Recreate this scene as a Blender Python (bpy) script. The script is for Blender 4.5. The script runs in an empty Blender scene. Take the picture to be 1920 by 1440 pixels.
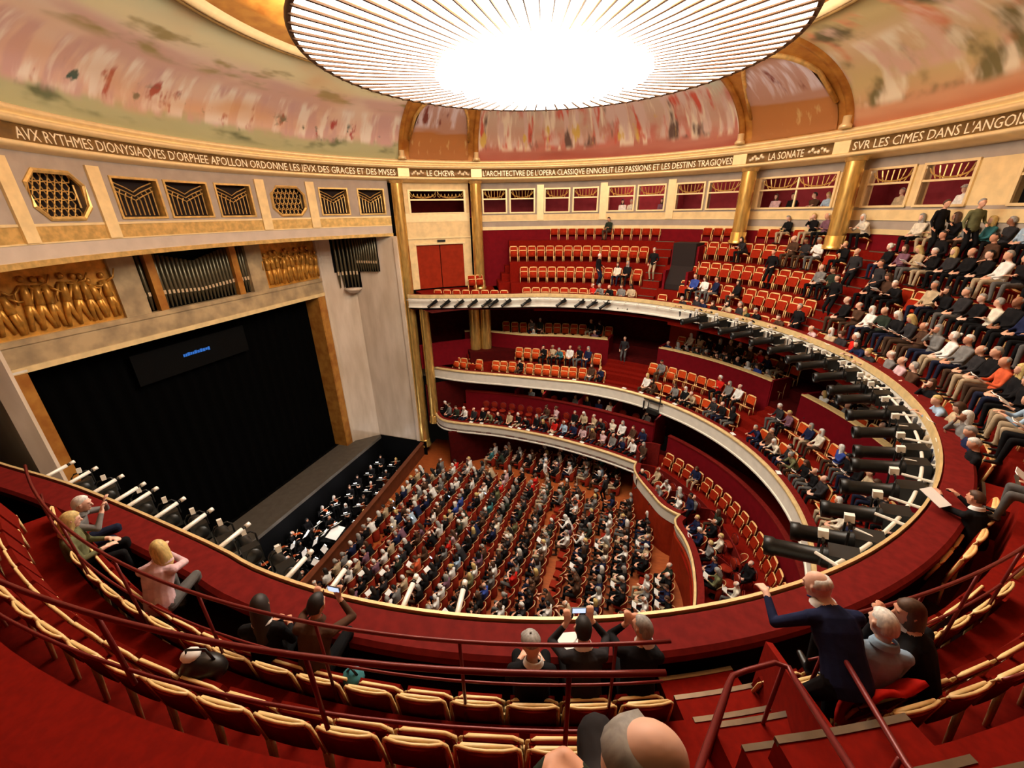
import bpy, bmesh, math, random
from math import sin, cos, pi, radians, degrees, hypot, atan2, sqrt
from mathutils import Vector, Matrix
rng = random.Random(11)
scene = bpy.context.scene
COL = scene.collection
# ------------------------------------------------------------------ camera (a visitor standing in the upper balcony)
CAM = Vector((3.8, -13.3, 15.7))
FPX = 770.0
RX = Vector((0.951186, 0.104504, -0.290388)); RY = Vector((0.308183, -0.371692, 0.875710)); RZ = Vector((-0.016420, -0.922456, -0.385754))
right = Vector((RX.x, RY.x, RZ.x)).normalized()
fwd = Vector((RX.z, RY.z, RZ.z)); fwd = (fwd - right * fwd.dot(right)).normalized()
down = fwd.cross(right)
cam_d = bpy.data.cameras.new('camera'); cam = bpy.data.objects.new('camera', cam_d); COL.objects.link(cam)
up = -down
cam.matrix_world = Matrix(((right.x, up.x, -fwd.x, CAM.x), (right.y, up.y, -fwd.y, CAM.y), (right.z, up.z, -fwd.z, CAM.z), (0, 0, 0, 1)))
cam_d.sensor_width = 36.0; cam_d.lens = FPX / 1920 * 36.0; cam_d.clip_start = 0.05; cam_d.clip_end = 200
scene.camera = cam
def pix(p):
    q = Vector(p) - CAM; z = q.dot(fwd)
    if z < 0.2: return (-9999, -9999, z)
    return (960 + FPX * q.dot(right) / z, 720 + FPX * q.dot(down) / z, z)
def seen(p, m=160):
    a = pix(p); return -m < a[0] < 1920 + m and -m < a[1] < 1440 + m
# ------------------------------------------------------------------ world, exposure
w = bpy.data.worlds.new('world'); scene.world = w; w.use_nodes = True
w.node_tree.nodes['Background'].inputs[0].default_value = (1, 0.8, 0.6, 1); w.node_tree.nodes['Background'].inputs[1].default_value = 0.003
vs = scene.view_settings; vs.view_transform = 'Standard'; vs.look = 'None'; vs.gamma = 1.0; vs.use_curve_mapping = False; vs.exposure = -0.55
scene.cycles.use_denoising = True; scene.cycles.max_bounces = 6; scene.cycles.diffuse_bounces = 2; scene.cycles.glossy_bounces = 3
scene.cycles.sample_clamp_indirect = 6.0; scene.cycles.use_adaptive_sampling = True; scene.cycles.adaptive_threshold = 0.025
DISH_E = 14.0; COVE_W = 340.0
def lamp(name, kind, loc, energy, col, size=0.2, rot=None, spot=None):
    d = bpy.data.lights.new(name, kind); d.energy = energy; d.color = col
    if kind == 'POINT': d.shadow_soft_size = size
    if kind == 'AREA': d.size = size
    if kind == 'SPOT': d.shadow_soft_size = size; d.spot_size = spot; d.spot_blend = 0.6
    o = bpy.data.objects.new(name, d); COL.objects.link(o); o.location = loc
    if rot is not None: o.rotation_euler = rot
    return o
# ------------------------------------------------------------------ materials
def lin(c): return tuple((x / 12.92 if x <= 0.04045 else ((x + 0.055) / 1.055) ** 2.4) for x in (v / 255 for v in c))
MATS = {}
def mat(name, rgb, rough=0.6, metal=0.0, var=0.15, scale=6.0, bump=0.0, emit=0.0, detail=3, stretch=None, rgb2=None, sheen=0.0, spec=0.5):
    m = bpy.data.materials.new(name); m.use_nodes = True; nt = m.node_tree; N = nt.nodes; L = nt.links
    b = N['Principled BSDF']; c = lin(rgb)
    b.inputs['Roughness'].default_value = rough; b.inputs['Metallic'].default_value = metal; b.inputs['Specular IOR Level'].default_value = spec
    if sheen: b.inputs['Sheen Weight'].default_value = sheen
    if emit:
        b.inputs['Base Color'].default_value = (*c, 1); b.inputs['Emission Color'].default_value = (*c, 1); b.inputs['Emission Strength'].default_value = emit
    elif var <= 0:
        b.inputs['Base Color'].default_value = (*c, 1)
    else:
        tc = N.new('ShaderNodeTexCoord'); nz = N.new('ShaderNodeTexNoise'); mx = N.new('ShaderNodeMix'); mx.data_type = 'RGBA'
        nz.inputs['Scale'].default_value = scale; nz.inputs['Detail'].default_value = detail
        if stretch:
            mp = N.new('ShaderNodeMapping'); mp.inputs['Scale'].default_value = stretch; L.new(tc.outputs['Object'], mp.inputs[0]); L.new(mp.outputs[0], nz.inputs['Vector'])
        else: L.new(tc.outputs['Object'], nz.inputs['Vector'])
        c2 = lin(rgb2) if rgb2 else tuple(min(1, x * (1 + var)) for x in c); c1 = c if rgb2 else tuple(x * (1 - var) for x in c)
        mx.inputs[6].default_value = (*c1, 1); mx.inputs[7].default_value = (*c2, 1)
        rp = N.new('ShaderNodeValToRGB'); rp.color_ramp.elements[0].position = 0.35; rp.color_ramp.elements[1].position = 0.65
        L.new(nz.outputs['Fac'], rp.inputs[0]); L.new(rp.outputs[0], mx.inputs[0]); L.new(mx.outputs[2], b.inputs['Base Color'])
        if bump:
            bp = N.new('ShaderNodeBump'); bp.inputs['Strength'].default_value = bump; bp.inputs['Distance'].default_value = 0.02
            L.new(nz.outputs['Fac'], bp.inputs['Height']); L.new(bp.outputs[0], b.inputs['Normal'])
    MATS[name] = m; return m
mat('gold', (226, 190, 118), 0.36, 0.55, 0.18, 5, 0.15)
mat('gold_col', (224, 184, 104), 0.24, 0.7, 0.2, 4, 0.1, stretch=(3, 3, 0.5))
mat('gilt_edge', (222, 192, 136), 0.45, 0.25, 0.1, 5)
mat('gold_dark', (116, 88, 44), 0.45, 0.3, 0.2, 5)
mat('letter', (255, 244, 214), 0.4, 0.3, 0)
mat('cream', (236, 208, 152), 0.55, 0.1, 0.08, 3)
mat('cream_light', (250, 226, 172), 0.38, 0.35, 0.05, 4)
mat('grey_wall', (168, 154, 140), 0.7, 0, 0.08, 2)
mat('marble', (226, 208, 188), 0.35, 0, 0.3, 1.2, 0.0, detail=8, stretch=(1.5, 1.5, 0.35), rgb2=(204, 184, 160))
mat('marble_dark', (150, 130, 100), 0.35, 0, 0.3, 1.6, 0.0, detail=9, rgb2=(196, 170, 128))
mat('stage_gold', (198, 140, 62), 0.4, 0.25, 0.25, 2.0, rgb2=(166, 104, 40))
mat('relief', (208, 148, 60), 0.38, 0.45, 0.25, 4, 0.2)
mat('red_carpet', (118, 17, 6), 0.9, 0, 0.12, 14, spec=0.08)
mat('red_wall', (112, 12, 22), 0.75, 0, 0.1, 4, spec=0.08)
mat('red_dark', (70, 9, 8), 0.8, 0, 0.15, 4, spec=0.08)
mat('velvet', (110, 26, 22), 0.75, 0, 0.15, 8, spec=0.08)
mat('box_red', (146, 42, 18), 0.6, 0, 0.12, 3, spec=0.08)
mat('wood_floor', (170, 86, 38), 0.4, 0, 0.25, 3, stretch=(1, 6, 1), rgb2=(146, 70, 32))
mat('pit_wood', (104, 52, 28), 0.5, 0, 0.2, 3)
mat('lintel', (196, 180, 164), 0.6, 0, 0.06, 2)
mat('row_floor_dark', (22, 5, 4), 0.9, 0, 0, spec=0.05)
mat('fascia', (226, 218, 204), 0.55, 0, 0.05, 3)
mat('soffit', (190, 160, 110), 0.7, 0, 0.08, 3)
mat('black', (3, 3, 4), 0.8, 0, 0, spec=0.1)
mat('curtain', (2, 2, 2), 0.95, 0, 0, spec=0.05)
mat('screen_dark', (6, 6, 6), 0.8, 0, 0, spec=0.1)
mat('stage_grey', (84, 76, 66), 0.7, 0, 0.12, 3)
mat('sign_blue', (40, 110, 210), 0.5, 0, 0, emit=0.5)
mat('black_metal', (26, 27, 26), 0.4, 0.3, 0.1, 8)
mat('lens', (60, 66, 72), 0.1, 0.2, 0)
mat('steel_white', (236, 230, 218), 0.4, 0.1, 0.03, 6)
mat('rail_red', (108, 28, 26), 0.35, 0.2, 0.05, 6)
mat('nosing', (120, 108, 92), 0.35, 0.6, 0.08, 8)
mat('chair_wood', (246, 196, 128), 0.45, 0, 0.12, 9)
mat('chair_wood_pale', (240, 204, 140), 0.4, 0, 0.1, 9)
mat('chair_red', (150, 36, 13), 0.85, 0, 0.1, 10, spec=0.08)
mat('chair_red_shaded', (112, 18, 7), 0.85, 0, 0.1, 10, spec=0.08)  # chair red darkened: shade on the near rows put into the colour
mat('chair_orange', (190, 66, 24), 0.85, 0, 0.1, 10, spec=0.08)
mat('stall_red', (128, 34, 18), 0.8, 0, 0.12, 8, spec=0.08)
mat('pipe_organ', (92, 84, 62), 0.3, 0.55, 0.15, 6)
mat('pipe_mouth', (226, 200, 160), 0.3, 0.3, 0)
mat('paper', (250, 248, 242), 0.6, 0, 0)
mat('sheet_lit', (255, 252, 246), 0.6, 0, 0)
mat('glass_lit', (255, 246, 230), 0.4, 0, 0, emit=DISH_E)
mat('globe_lit', (255, 246, 232), 0.4, 0, 0, emit=DISH_E * 1.5)
mat('rib', (96, 64, 38), 0.5, 0.3, 0.05, 6)
mat('plaster', (240, 226, 196), 0.7, 0, 0.05, 2)
mat('loge_red', (150, 56, 62), 0.8, 0, 0.1, 3, spec=0.08)
mat('violin', (150, 62, 24), 0.3, 0, 0.1, 8)
mat('screen_blue', (200, 220, 255), 0.4, 0, 0, emit=1.6)
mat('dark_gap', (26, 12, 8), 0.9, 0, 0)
def painting(name, cols, us, seed):
    m = bpy.data.materials.new(name); m.use_nodes = True; nt = m.node_tree; N = nt.nodes; L = nt.links; b = N['Principled BSDF']
    b.inputs['Roughness'].default_value = 0.75
    uv = N.new('ShaderNodeUVMap'); sp = N.new('ShaderNodeSeparateXYZ'); L.new(uv.outputs[0], sp.inputs[0])
    def noise(sx, sy, detail, off):
        mp = N.new('ShaderNodeMapping'); mp.inputs['Scale'].default_value = (sx, sy, 1); mp.inputs['Location'].default_value = (off, off * 0.37, 0)
        nz = N.new('ShaderNodeTexNoise'); nz.inputs['Scale'].default_value = 1; nz.inputs['Detail'].default_value = detail
        L.new(uv.outputs[0], mp.inputs[0]); L.new(mp.outputs[0], nz.inputs['Vector']); return nz.outputs['Fac']
    def mth(op, a, bb=None):
        n = N.new('ShaderNodeMath'); n.operation = op
        for i, v in enumerate((a, bb)):
            if v is None: continue
            if isinstance(v, (int, float)): n.inputs[i].default_value = v
            else: L.new(v, n.inputs[i])
        return n.outputs[0]
    def ramp(f, stops, interp='EASE'):
        r = N.new('ShaderNodeValToRGB'); e = r.color_ramp; e.interpolation = interp
        for i, (p, c) in enumerate(stops):
            el = e.elements[i] if i < 2 else e.elements.new(p)
            el.position = p; el.color = (*lin(c), 1)
        L.new(f, r.inputs[0]); return r.outputs[0]
    def mixc(f, a, bb):
        n = N.new('ShaderNodeMix'); n.data_type = 'RGBA'; L.new(f, n.inputs[0])
        for i, v in ((6, a), (7, bb)):
            if isinstance(v, tuple): n.inputs[i].default_value = (*lin(v), 1)
            else: L.new(v, n.inputs[i])
        return n.outputs[2]
    v = mth('ADD', sp.outputs[1], mth('MULTIPLY', mth('SUBTRACT', noise(us * 0.5, 2.2, 3, seed), 0.5), 0.35))
    base = ramp(v, cols['base'])
    def mask(f, lo, hi):
        return ramp(f, [(lo, (0, 0, 0)), (hi, (255, 255, 255))])
    col = base
    # soft clumps, then upright draped shapes in the middle band
    for k, (c, sx, sy, off, lo, hi, v0, v1) in enumerate(cols['blobs']):
        f = mask(noise(us * sx, sy, 3.5, seed + off), lo - 0.02, hi + 0.04)
        band = mth('MULTIPLY', mask(sp.outputs[1], v0, v0 + 0.08), mth('SUBTRACT', 1.0, mask(sp.outputs[1], v1 - 0.08, v1)))
        col = mixc(mth('MULTIPLY', f, band), col, c)
    L.new(col, b.inputs['Base Color']); MATS[name] = m
painting('mural_dance', {'base': [(0.0, (168, 170, 128)), (0.2, (184, 190, 150)), (0.3, (232, 200, 184)), (0.58, (236, 214, 196)), (0.76, (234, 226, 184)), (1.0, (196, 202, 166))],
    'blobs': [((104, 116, 84), 1.6, 4, 1.3, 0.52, 0.6, 0.02, 0.26), ((220, 186, 176), 0.7, 3, 4.1, 0.46, 0.6, 0.3, 0.72), ((214, 178, 176), 4.6, 1.5, 2.2, 0.46, 0.56, 0.12, 0.56), ((246, 238, 228), 5.6, 1.7, 7.7, 0.5, 0.58, 0.14, 0.56),
              ((176, 72, 72), 6.0, 3.2, 9.1, 0.62, 0.65, 0.14, 0.46), ((72, 100, 92), 5.0, 5, 12.6, 0.63, 0.66, 0.12, 0.40), ((170, 156, 108), 1.3, 6, 15.2, 0.52, 0.6, 0.54, 0.86), ((226, 176, 122), 0.4, 1.2, 22.6, 0.54, 0.7, 0.1, 1.0)]}, 1.0, 3.0)
painting('mural_opera', {'base': [(0.0, (164, 88, 72)), (0.13, (186, 120, 104)), (0.3, (202, 166, 148)), (0.55, (208, 184, 166)), (0.8, (192, 200, 182)), (1.0, (176, 192, 180))],
    'blobs': [((200, 126, 112), 1.8, 2, 1.3, 0.46, 0.58, 0.1, 0.8), ((236, 224, 204), 6.0, 1.4, 2.2, 0.5, 0.57, 0.1, 0.7), ((206, 92, 74), 5.0, 1.8, 5.1, 0.56, 0.62, 0.12, 0.7), ((104, 84, 76), 4.2, 1.5, 8.4, 0.6, 0.64, 0.12, 0.66), ((216, 192, 184), 5.4, 1.6, 11.3, 0.51, 0.58, 0.15, 0.8), ((216, 186, 98), 5.6, 2.6, 14.2, 0.62, 0.66, 0.08, 0.5)]}, 1.15, 17.0)
painting('mural_symphony', {'base': [(0.0, (182, 116, 80)), (0.16, (204, 154, 118)), (0.36, (212, 192, 138)), (0.6, (218, 190, 150)), (0.82, (194, 174, 122)), (1.0, (140, 124, 76))],
    'blobs': [((120, 112, 72), 2.2, 2.6, 1.3, 0.5, 0.6, 0.1, 0.6), ((238, 228, 202), 3.6, 1.8, 2.2, 0.48, 0.57, 0.12, 0.72), ((214, 132, 94), 2.6, 2.0, 6.4, 0.52, 0.62, 0.3, 0.95), ((98, 90, 60), 1.9, 3.0, 9.9, 0.54, 0.64, 0.62, 1.0), ((226, 192, 172), 3.2, 2.2, 12.2, 0.5, 0.6, 0.3, 0.9)]}, 1.0, 41.0)
painting('medallion', {'base': [(0.0, (170, 112, 58)), (0.38, (182, 122, 66)), (0.42, (190, 148, 128)), (0.7, (196, 160, 150)), (0.9, (168, 122, 88)), (1.0, (156, 100, 48))],
    'blobs': [((226, 214, 222), 4.4, 1.5, 2.2, 0.47, 0.55, 0.42, 0.85), ((128, 64, 54), 4.0, 2.6, 5.5, 0.56, 0.62, 0.45, 0.8), ((200, 164, 106), 8, 5, 8.8, 0.6, 0.66, 0.05, 0.35)]}, 1.6, 57.0)
# ------------------------------------------------------------------ mesh helpers
class MB:
    def __init__(s): s.v = []; s.f = []; s.m = []; s.uv = None
    def add(s, vs, fs, m=0):
        o = len(s.v); s.v += [tuple(x) for x in vs]; s.f += [tuple(i + o for i in f) for f in fs]; s.m += [m] * len(fs)
    def box(s, c, d, rz=0.0, m=0, mtx=None):
        hx, hy, hz = d[0] / 2, d[1] / 2, d[2] / 2
        P = [Vector((x, y, z)) for z in (-hz, hz) for y in (-hy, hy) for x in (-hx, hx)]
        if mtx is None: mtx = Matrix.Translation(c) @ Matrix.Rotation(rz, 4, 'Z')
        s.add([mtx @ p for p in P], [(0, 2, 3, 1), (4, 5, 7, 6), (0, 1, 5, 4), (2, 6, 7, 3), (0, 4, 6, 2), (1, 3, 7, 5)], m)
    def tube(s, pts, r, n=8, m=0, caps=True, r1=None):
        pts = [Vector(p) for p in pts]; k = len(pts); R = []
        for i, p in enumerate(pts):
            t = (pts[min(i + 1, k - 1)] - pts[max(i - 1, 0)]).normalized()
            a = t.cross(Vector((0, 0, 1)) if abs(t.z) < 0.95 else Vector((1, 0, 0))).normalized(); b = t.cross(a)
            rr = r if r1 is None else r + (r1 - r) * i / max(1, k - 1)
            R += [p + (a * cos(2 * pi * j / n) + b * sin(2 * pi * j / n)) * rr for j in range(n)]
        F = [(i * n + j, i * n + (j + 1) % n, (i + 1) * n + (j + 1) % n, (i + 1) * n + j) for i in range(k - 1) for j in range(n)]
        if caps: F += [tuple(range(n))[::-1], tuple((k - 1) * n + j for j in range(n))]
        s.add(R, F, m)
    def lathe(s, c, prof, n=16, m=0, a0=0.0, a1=2 * pi):
        c = Vector(c); full = abs(a1 - a0 - 2 * pi) < 1e-6; k = len(prof); nn = n if full else n + 1
        V = [c + Vector((r * cos(a0 + (a1 - a0) * j / n), r * sin(a0 + (a1 - a0) * j / n), z)) for r, z in prof for j in range(nn)]
        F = [(i * nn + j, i * nn + (j + 1) % nn, (i + 1) * nn + (j + 1) % nn, (i + 1) * nn + j) for i in range(k - 1) for j in range(n)]
        s.add(V, F, m)
    def ball(s, c, r, n=10, k=7, m=0):
        rx, ry, rz = r if isinstance(r, (tuple, list)) else (r, r, r); c = Vector(c)
        V = [c + Vector((0, 0, -rz))] + [c + Vector((rx * sin(pi * i / k) * cos(2 * pi * j / n), ry * sin(pi * i / k) * sin(2 * pi * j / n), -rz * cos(pi * i / k))) for i in range(1, k) for j in range(n)] + [c + Vector((0, 0, rz))]
        F = [(0, 1 + (j + 1) % n, 1 + j) for j in range(n)]
        F += [(1 + (i) * n + j, 1 + (i) * n + (j + 1) % n, 1 + (i + 1) * n + (j + 1) % n, 1 + (i + 1) * n + j) for i in range(k - 2) for j in range(n)]
        F += [(1 + (k - 2) * n + j, 1 + (k - 2) * n + (j + 1) % n, len(V) - 1) for j in range(n)]
        s.add(V, F, m)
    def sweep(s, path, prof, m=0, closed=False, caps=True):
        k = len(prof)
        V = [Vector((x + nx * d, y + ny * d, z)) for (x, y, nx, ny) in path for (d, z) in prof]
        kk = k if closed else k - 1; F = []
        for i in range(len(path) - 1):
            for j in range(kk):
                F.append((i * k + j, i * k + (j + 1) % k, (i + 1) * k + (j + 1) % k, (i + 1) * k + j))
        if closed and caps: F += [tuple(range(k)), tuple((len(path) - 1) * k + j for j in range(k))[::-1]]
        s.add(V, F, m)
def link(o, parent=None):
    COL.objects.link(o)
    if parent is not None: o.parent = parent
    return o
def build(name, mb, mats, parent=None, smooth=False, label=None, cat=None, group=None, kind=None, fix=True):
    me = bpy.data.meshes.new(name); me.from_pydata(mb.v, [], mb.f)
    if isinstance(mats, str): mats = [mats]
    for x in mats: me.materials.append(MATS[x])
    if len(mats) > 1: me.polygons.foreach_set('material_index', mb.m)
    if smooth: me.polygons.foreach_set('use_smooth', [True] * len(me.polygons))
    if fix:
        bm = bmesh.new(); bm.from_mesh(me); bmesh.ops.recalc_face_normals(bm, faces=bm.faces); bm.to_mesh(me); bm.free()
    me.update(); o = bpy.data.objects.new(name, me); link(o, parent); tag(o, label, cat, group, kind); return o
def tag(o, label=None, cat=None, group=None, kind=None):
    if label: o['label'] = label
    if cat: o['category'] = cat
    if group: o['group'] = group
    if kind: o['kind'] = kind
    return o
def empty(name, loc=(0, 0, 0), rz=0.0, label=None, cat=None, group=None, kind=None):
    o = bpy.data.objects.new(name, None); link(o); o.location = loc; o.rotation_euler = (0, 0, rz); o.empty_display_size = 0.1
    return tag(o, label, cat, group, kind)
def copy_tree(o, parent=None):
    c = o.copy(); link(c, parent)
    for ch in o.children: copy_tree(ch, c)
    return c
def polar(R, t): return (R * cos(radians(t)), R * sin(radians(t)))
def arc(R, t0, t1, step=2.0, cx=0.0, cy=0.0):
    n = max(1, int(abs(t1 - t0) / step + 0.5)); return [(cx + R * cos(radians(t0 + (t1 - t0) * i / n)), cy + R * sin(radians(t0 + (t1 - t0) * i / n)), cos(radians(t0 + (t1 - t0) * i / n)), sin(radians(t0 + (t1 - t0) * i / n))) for i in range(n + 1)]
def spline(pts, step=0.3):
    out = []; P = [Vector((*p, 0)) for p in pts]; n = len(P)
    for i in range(n - 1):
        a, b, c, d = P[max(i - 1, 0)], P[i], P[i + 1], P[min(i + 2, n - 1)]
        k = max(1, int((c - b).length / step))
        for j in range(k):
            t = j / k; out.append(0.5 * ((2 * b) + (c - a) * t + (2 * a - 5 * b + 4 * c - d) * t * t + (3 * b - a - 3 * c + d) * t ** 3))
    out.append(P[-1]); R = []
    for i, p in enumerate(out):
        t = (out[min(i + 1, len(out) - 1)] - out[max(i - 1, 0)]).normalized(); nx, ny = t.y, -t.x
        R.append([p.x, p.y, nx, ny])
    # outward side: majority vote against the hall centre
    if sum(r[0] * r[2] + r[1] * r[3] for r in R) < 0:
        for r in R: r[2] *= -1; r[3] *= -1
    return [tuple(r) for r in R]
ORD = lambda n: str(n) + ('th' if 10 <= n % 100 <= 20 else {1: 'st', 2: 'nd', 3: 'rd'}.get(n % 10, 'th'))
# ================================================================== THE HALL
ST = 'structure'
COLS_T = (139.0, 119.3, 54.1, 35.2)
# ---- frieze cornice with inscriptions
RF = 13.35
full = arc(RF, 0, 360, 1.5)
corn = empty('cornice', label='gilded ring cornice with inscription band running round the whole hall', cat='cornice', kind=ST)
b = MB(); b.sweep(full, [(0.65, 17.36), (0.3, 17.40), (0.06, 17.47), (-0.06, 17.50), (-0.08, 17.54), (-0.08, 17.60), (-0.03, 17.63), (0.03, 17.64)]); build('lower_moulding', b, 'cream_light', corn, True)
b = MB(); b.sweep(full, [(0.03, 17.64), (0.05, 17.66), (0.05, 18.02), (0.03, 18.04)]); build('inscription_band', b, 'gold_dark', corn, True)
b = MB(); b.sweep(full, [(0.03, 18.04), (-0.04, 18.05), (-0.12, 18.12), (-0.12, 18.2), (-0.02, 18.23)]); b.sweep(full, [(-0.02, 18.23), (0.06, 18.25), (0.06, 18.30), (-0.02, 18.32), (-0.02, 18.47), (0.1, 18.49)]); build('upper_moulding', b, 'cream_light', corn, True)
for t in (136.9, 118.9, 56.7, 38.3, -10.0, 222.0, 241.0):
    b = MB(); b.sweep(arc(RF, t + 1.35, t - 1.35, 0.9), [(0.06, 17.63), (-0.03, 17.63), (-0.03, 18.05), (0.06, 18.05)], closed=True); build('cartouche_block', b, 'cream_light', corn)
def inscription(txt, t0, t1, z0, h, R=RF, name='inscription', m='letter', parent=corn, dep=0.02):
    cu = bpy.data.curves.new(name, 'FONT'); cu.body = txt; cu.size = 1.0; cu.resolution_u = 2; cu.extrude = 0.0
    o = bpy.data.objects.new(name, cu); COL.objects.link(o); bpy.context.view_layer.update()
    me = bpy.data.meshes.new_from_object(o.evaluated_get(bpy.context.evaluated_depsgraph_get())); bpy.data.objects.remove(o)
    xs = [v.co.x for v in me.vertices]; ys = [v.co.y for v in me.vertices]; x0, x1, y0, y1 = min(xs), max(xs), 0.0, 0.70
    for v in me.vertices:
        u = (v.co.x - x0) / (x1 - x0); t = radians(t0 + (t1 - t0) * u)
        z = z0 + h * (v.co.y - y0) / (y1 - y0); v.co = Vector((R * cos(t), R * sin(t), z))
    bm = bmesh.new(); bm.from_mesh(me); geom = bmesh.ops.extrude_face_region(bm, geom=bm.faces[:])
    for e in geom['geom']:
        if isinstance(e, bmesh.types.BMVert): e.co.x *= (R - dep) / R; e.co.y *= (R - dep) / R
    bmesh.ops.recalc_face_normals(bm, faces=bm.faces); bm.to_mesh(me); bm.free()
    me.materials.append(MATS[m]); q = bpy.data.objects.new(name, me); link(q, parent); return q
RI = RF + 0.05
inscription("AVX RYTHMES DIONYSIAQVES D'ORPHEE APOLLON ORDONNE LES JEVX DES GRACES ET DES MVSES", 204.5, 138.8, 17.685, 0.29, RI)
inscription("LE CHŒVR", 131.2, 124.4, 17.685, 0.29, RI)
inscription("L'ARCHITECTVRE DE L'OPERA CLASSIQVE ENNOBLIT LES PASSIONS ET LES DESTINS TRAGIQVES", 117.2, 58.3, 17.685, 0.29, RI)
inscription("LA SONATE", 51.2, 44.8, 17.685, 0.29, RI)
inscription("SVR LES CIMES DANS L'ANGOISSE", 36.6, 12.5, 17.685, 0.29, RI)
for tc, dirs in ((127.8, ((132.2, 134.8), (123.4, 121.0))), (48.0, ((52.2, 54.6), (43.8, 40.6)))):
    for a0, a1 in dirs:
        b = MB()
        for k in range(7):
            t = a0 + (a1 - a0) * k / 6; x, y = polar(RI - 0.02, t); b.ball((x, y, 17.83 + 0.07 * sin(k * 1.9)), (0.07, 0.07, 0.06 + 0.03 * (k % 2)), 8, 5)
        build('scroll_ornament', b, 'letter', corn, True)
# ---- painted cove, ribs and medallions
def cove_pt(t, s, off=0.0):
    # s 0..1 from cornice up to ceiling ring
    a = s * pi / 2 * 0.92
    R0 = 9.0 + 4.42 * (cos(a) - cos(pi / 2 * 0.92)) / (1 - cos(pi / 2 * 0.92)); z = 18.47 + 2.55 * sin(a) / sin(pi / 2 * 0.92)
    R0 -= off * cos(a * 0.8); z -= off * sin(a * 0.8)
    return (R0 * cos(radians(t)), R0 * sin(radians(t)), z)
def cove_patch(name, t0, t1, m, parent=None, off=0.0, s0=0.0, s1=1.0, n=24, label=None, cat=None, kind=None, inside=None):
    k = max(2, int(abs(t1 - t0) / 1.5)); me = bpy.data.meshes.new(name); V = []; UV = []
    for i in range(k + 1):
        for j in range(n + 1):
            u = i / k; s = s0 + (s1 - s0) * j / n
            if inside: s = s0 + (inside(u) - s0) * j / n
            V.append(cove_pt(t0 + (t1 - t0) * u, s, off)); UV.append((radians(t0 + (t1 - t0) * u) * 4.2, s if not inside else s / s1))
    F = [(i * (n + 1) + j, (i + 1) * (n + 1) + j, (i + 1) * (n + 1) + j + 1, i * (n + 1) + j + 1) for i in range(k) for j in range(n)]
    me.from_pydata(V, [], F); ul = me.uv_layers.new(name='UVMap')
    for p in me.polygons:
        p.use_smooth = True
        for li in p.loop_indices: ul.data[li].uv = UV[me.loops[li].vertex_index]
    me.materials.append(MATS[m]); o = bpy.data.objects.new(name, me); link(o, parent); tag(o, label, cat, None, kind); return o
cove_patch('painted_cove', 223.0, 137.0, 'mural_dance', label='pale pink and green painted cove above the stage grilles', cat='ceiling', kind=ST)
cove_patch('painted_cove', 118.8, 57.0, 'mural_opera', label='rose and grey painted cove above the opera inscription', cat='ceiling', kind=ST)
cove_patch('painted_cove', 38.2, -45.0, 'mural_symphony', label='beige and olive painted cove above the mountain inscription', cat='ceiling', kind=ST)
cove_patch('painted_cove', -45.0, -137.0, 'mural_symphony', label='painted cove over the camera side balcony', cat='ceiling', kind=ST)
for t0, t1, nm in ((137.0, 118.8, 'LE CHŒVR inscription'), (57.0, 38.2, 'LA SONATE inscription')):
    md = empty('cove_medallion', label='brown arched cove bay with small painted scene above the ' + nm, cat='ceiling', kind=ST)
    cove_patch('bay_ground', t0, t1, 'stage_gold', md)
    a0, a1 = t0 - 1.9, t1 + 1.9
    cove_patch('painted_scene', a0, a1, 'medallion', md, 0.05, 0.015, 0.92, 20, inside=lambda u: 0.015 + 0.6 * sqrt(max(0.0, 1 - (2 * u - 1) ** 2)) ** 0.8 + 0.25)
    for tt in (t0, t1):
        b = MB(); p = []
        for w in (-0.55, 0.55):
            p.append([Vector(cove_pt(tt + w, j / 20, 0.10)) for j in range(21)])
        q = [[Vector(cove_pt(tt + w, j / 20, -0.02)) for j in range(21)] for w in (-0.55, 0.55)]
        V = [*p[0], *p[1], *q[0], *q[1]]; F = []
        for j in range(20): F += [(j, j + 1, 22 + j, 21 + j), (j, 42 + j, 43 + j, j + 1), (21 + j, 22 + j, 64 + j, 63 + j)]
        b.add(V, F); build('cove_rib', b, 'stage_gold', md, True)
        x, y = polar(13.2, tt); b = MB(); b.lathe((x, y, 18.47), [(0.0, 0.0), (0.22, 0.0), (0.22, 0.1), (0.14, 0.18), (0.14, 0.42), (0.0, 0.44)], 12); build('rib_pedestal', b, 'cream_light', md, True)
    b = MB(); arch = []
    for k in range(25):
        u = k / 24; s = 0.015 + 0.6 * sqrt(max(0.0, 1 - (2 * u - 1) ** 2)) ** 0.8 + 0.25; arch.append(cove_pt(a0 + (a1 - a0) * u, s, 0.05))
    b.tube(arch, 0.09, 8); build('arch_moulding', b, 'gold', md, True)
# ---- ceiling ring and dome above the light dish
DC = (0.45, 0.0)
b = MB(); b.lathe((0, 0, 0), [(9.05, 20.96), (8.85, 20.9), (8.75, 20.98), (8.6, 21.06)], 96); build('ceiling_moulding', b, 'cream_light', None, True, 'bright ring moulding at the top edge of the painted cove', 'moulding', kind=ST)
b = MB(); b.lathe((0, 0, 0), [(9.2, 20.93), (9.05, 20.88), (9.05, 20.97)], 96); build('trim_1', b, 'gold_dark', None, True, 'dark gilt edge round the top of the painted cove', 'moulding', kind=ST)
b = MB(); b.lathe((0, 0, 0), [(8.6, 21.06), (8.0, 21.15), (7.7, 21.1), (7.6, 21.2), (7.0, 21.3), (6.9, 21.7), (5.0, 22.4), (2.5, 22.9), (0.01, 23.0)], 96); build('ceiling', b, 'stage_gold', None, True, 'gilded ceiling ring and dome above the glass light', 'ceiling', kind=ST)
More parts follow.
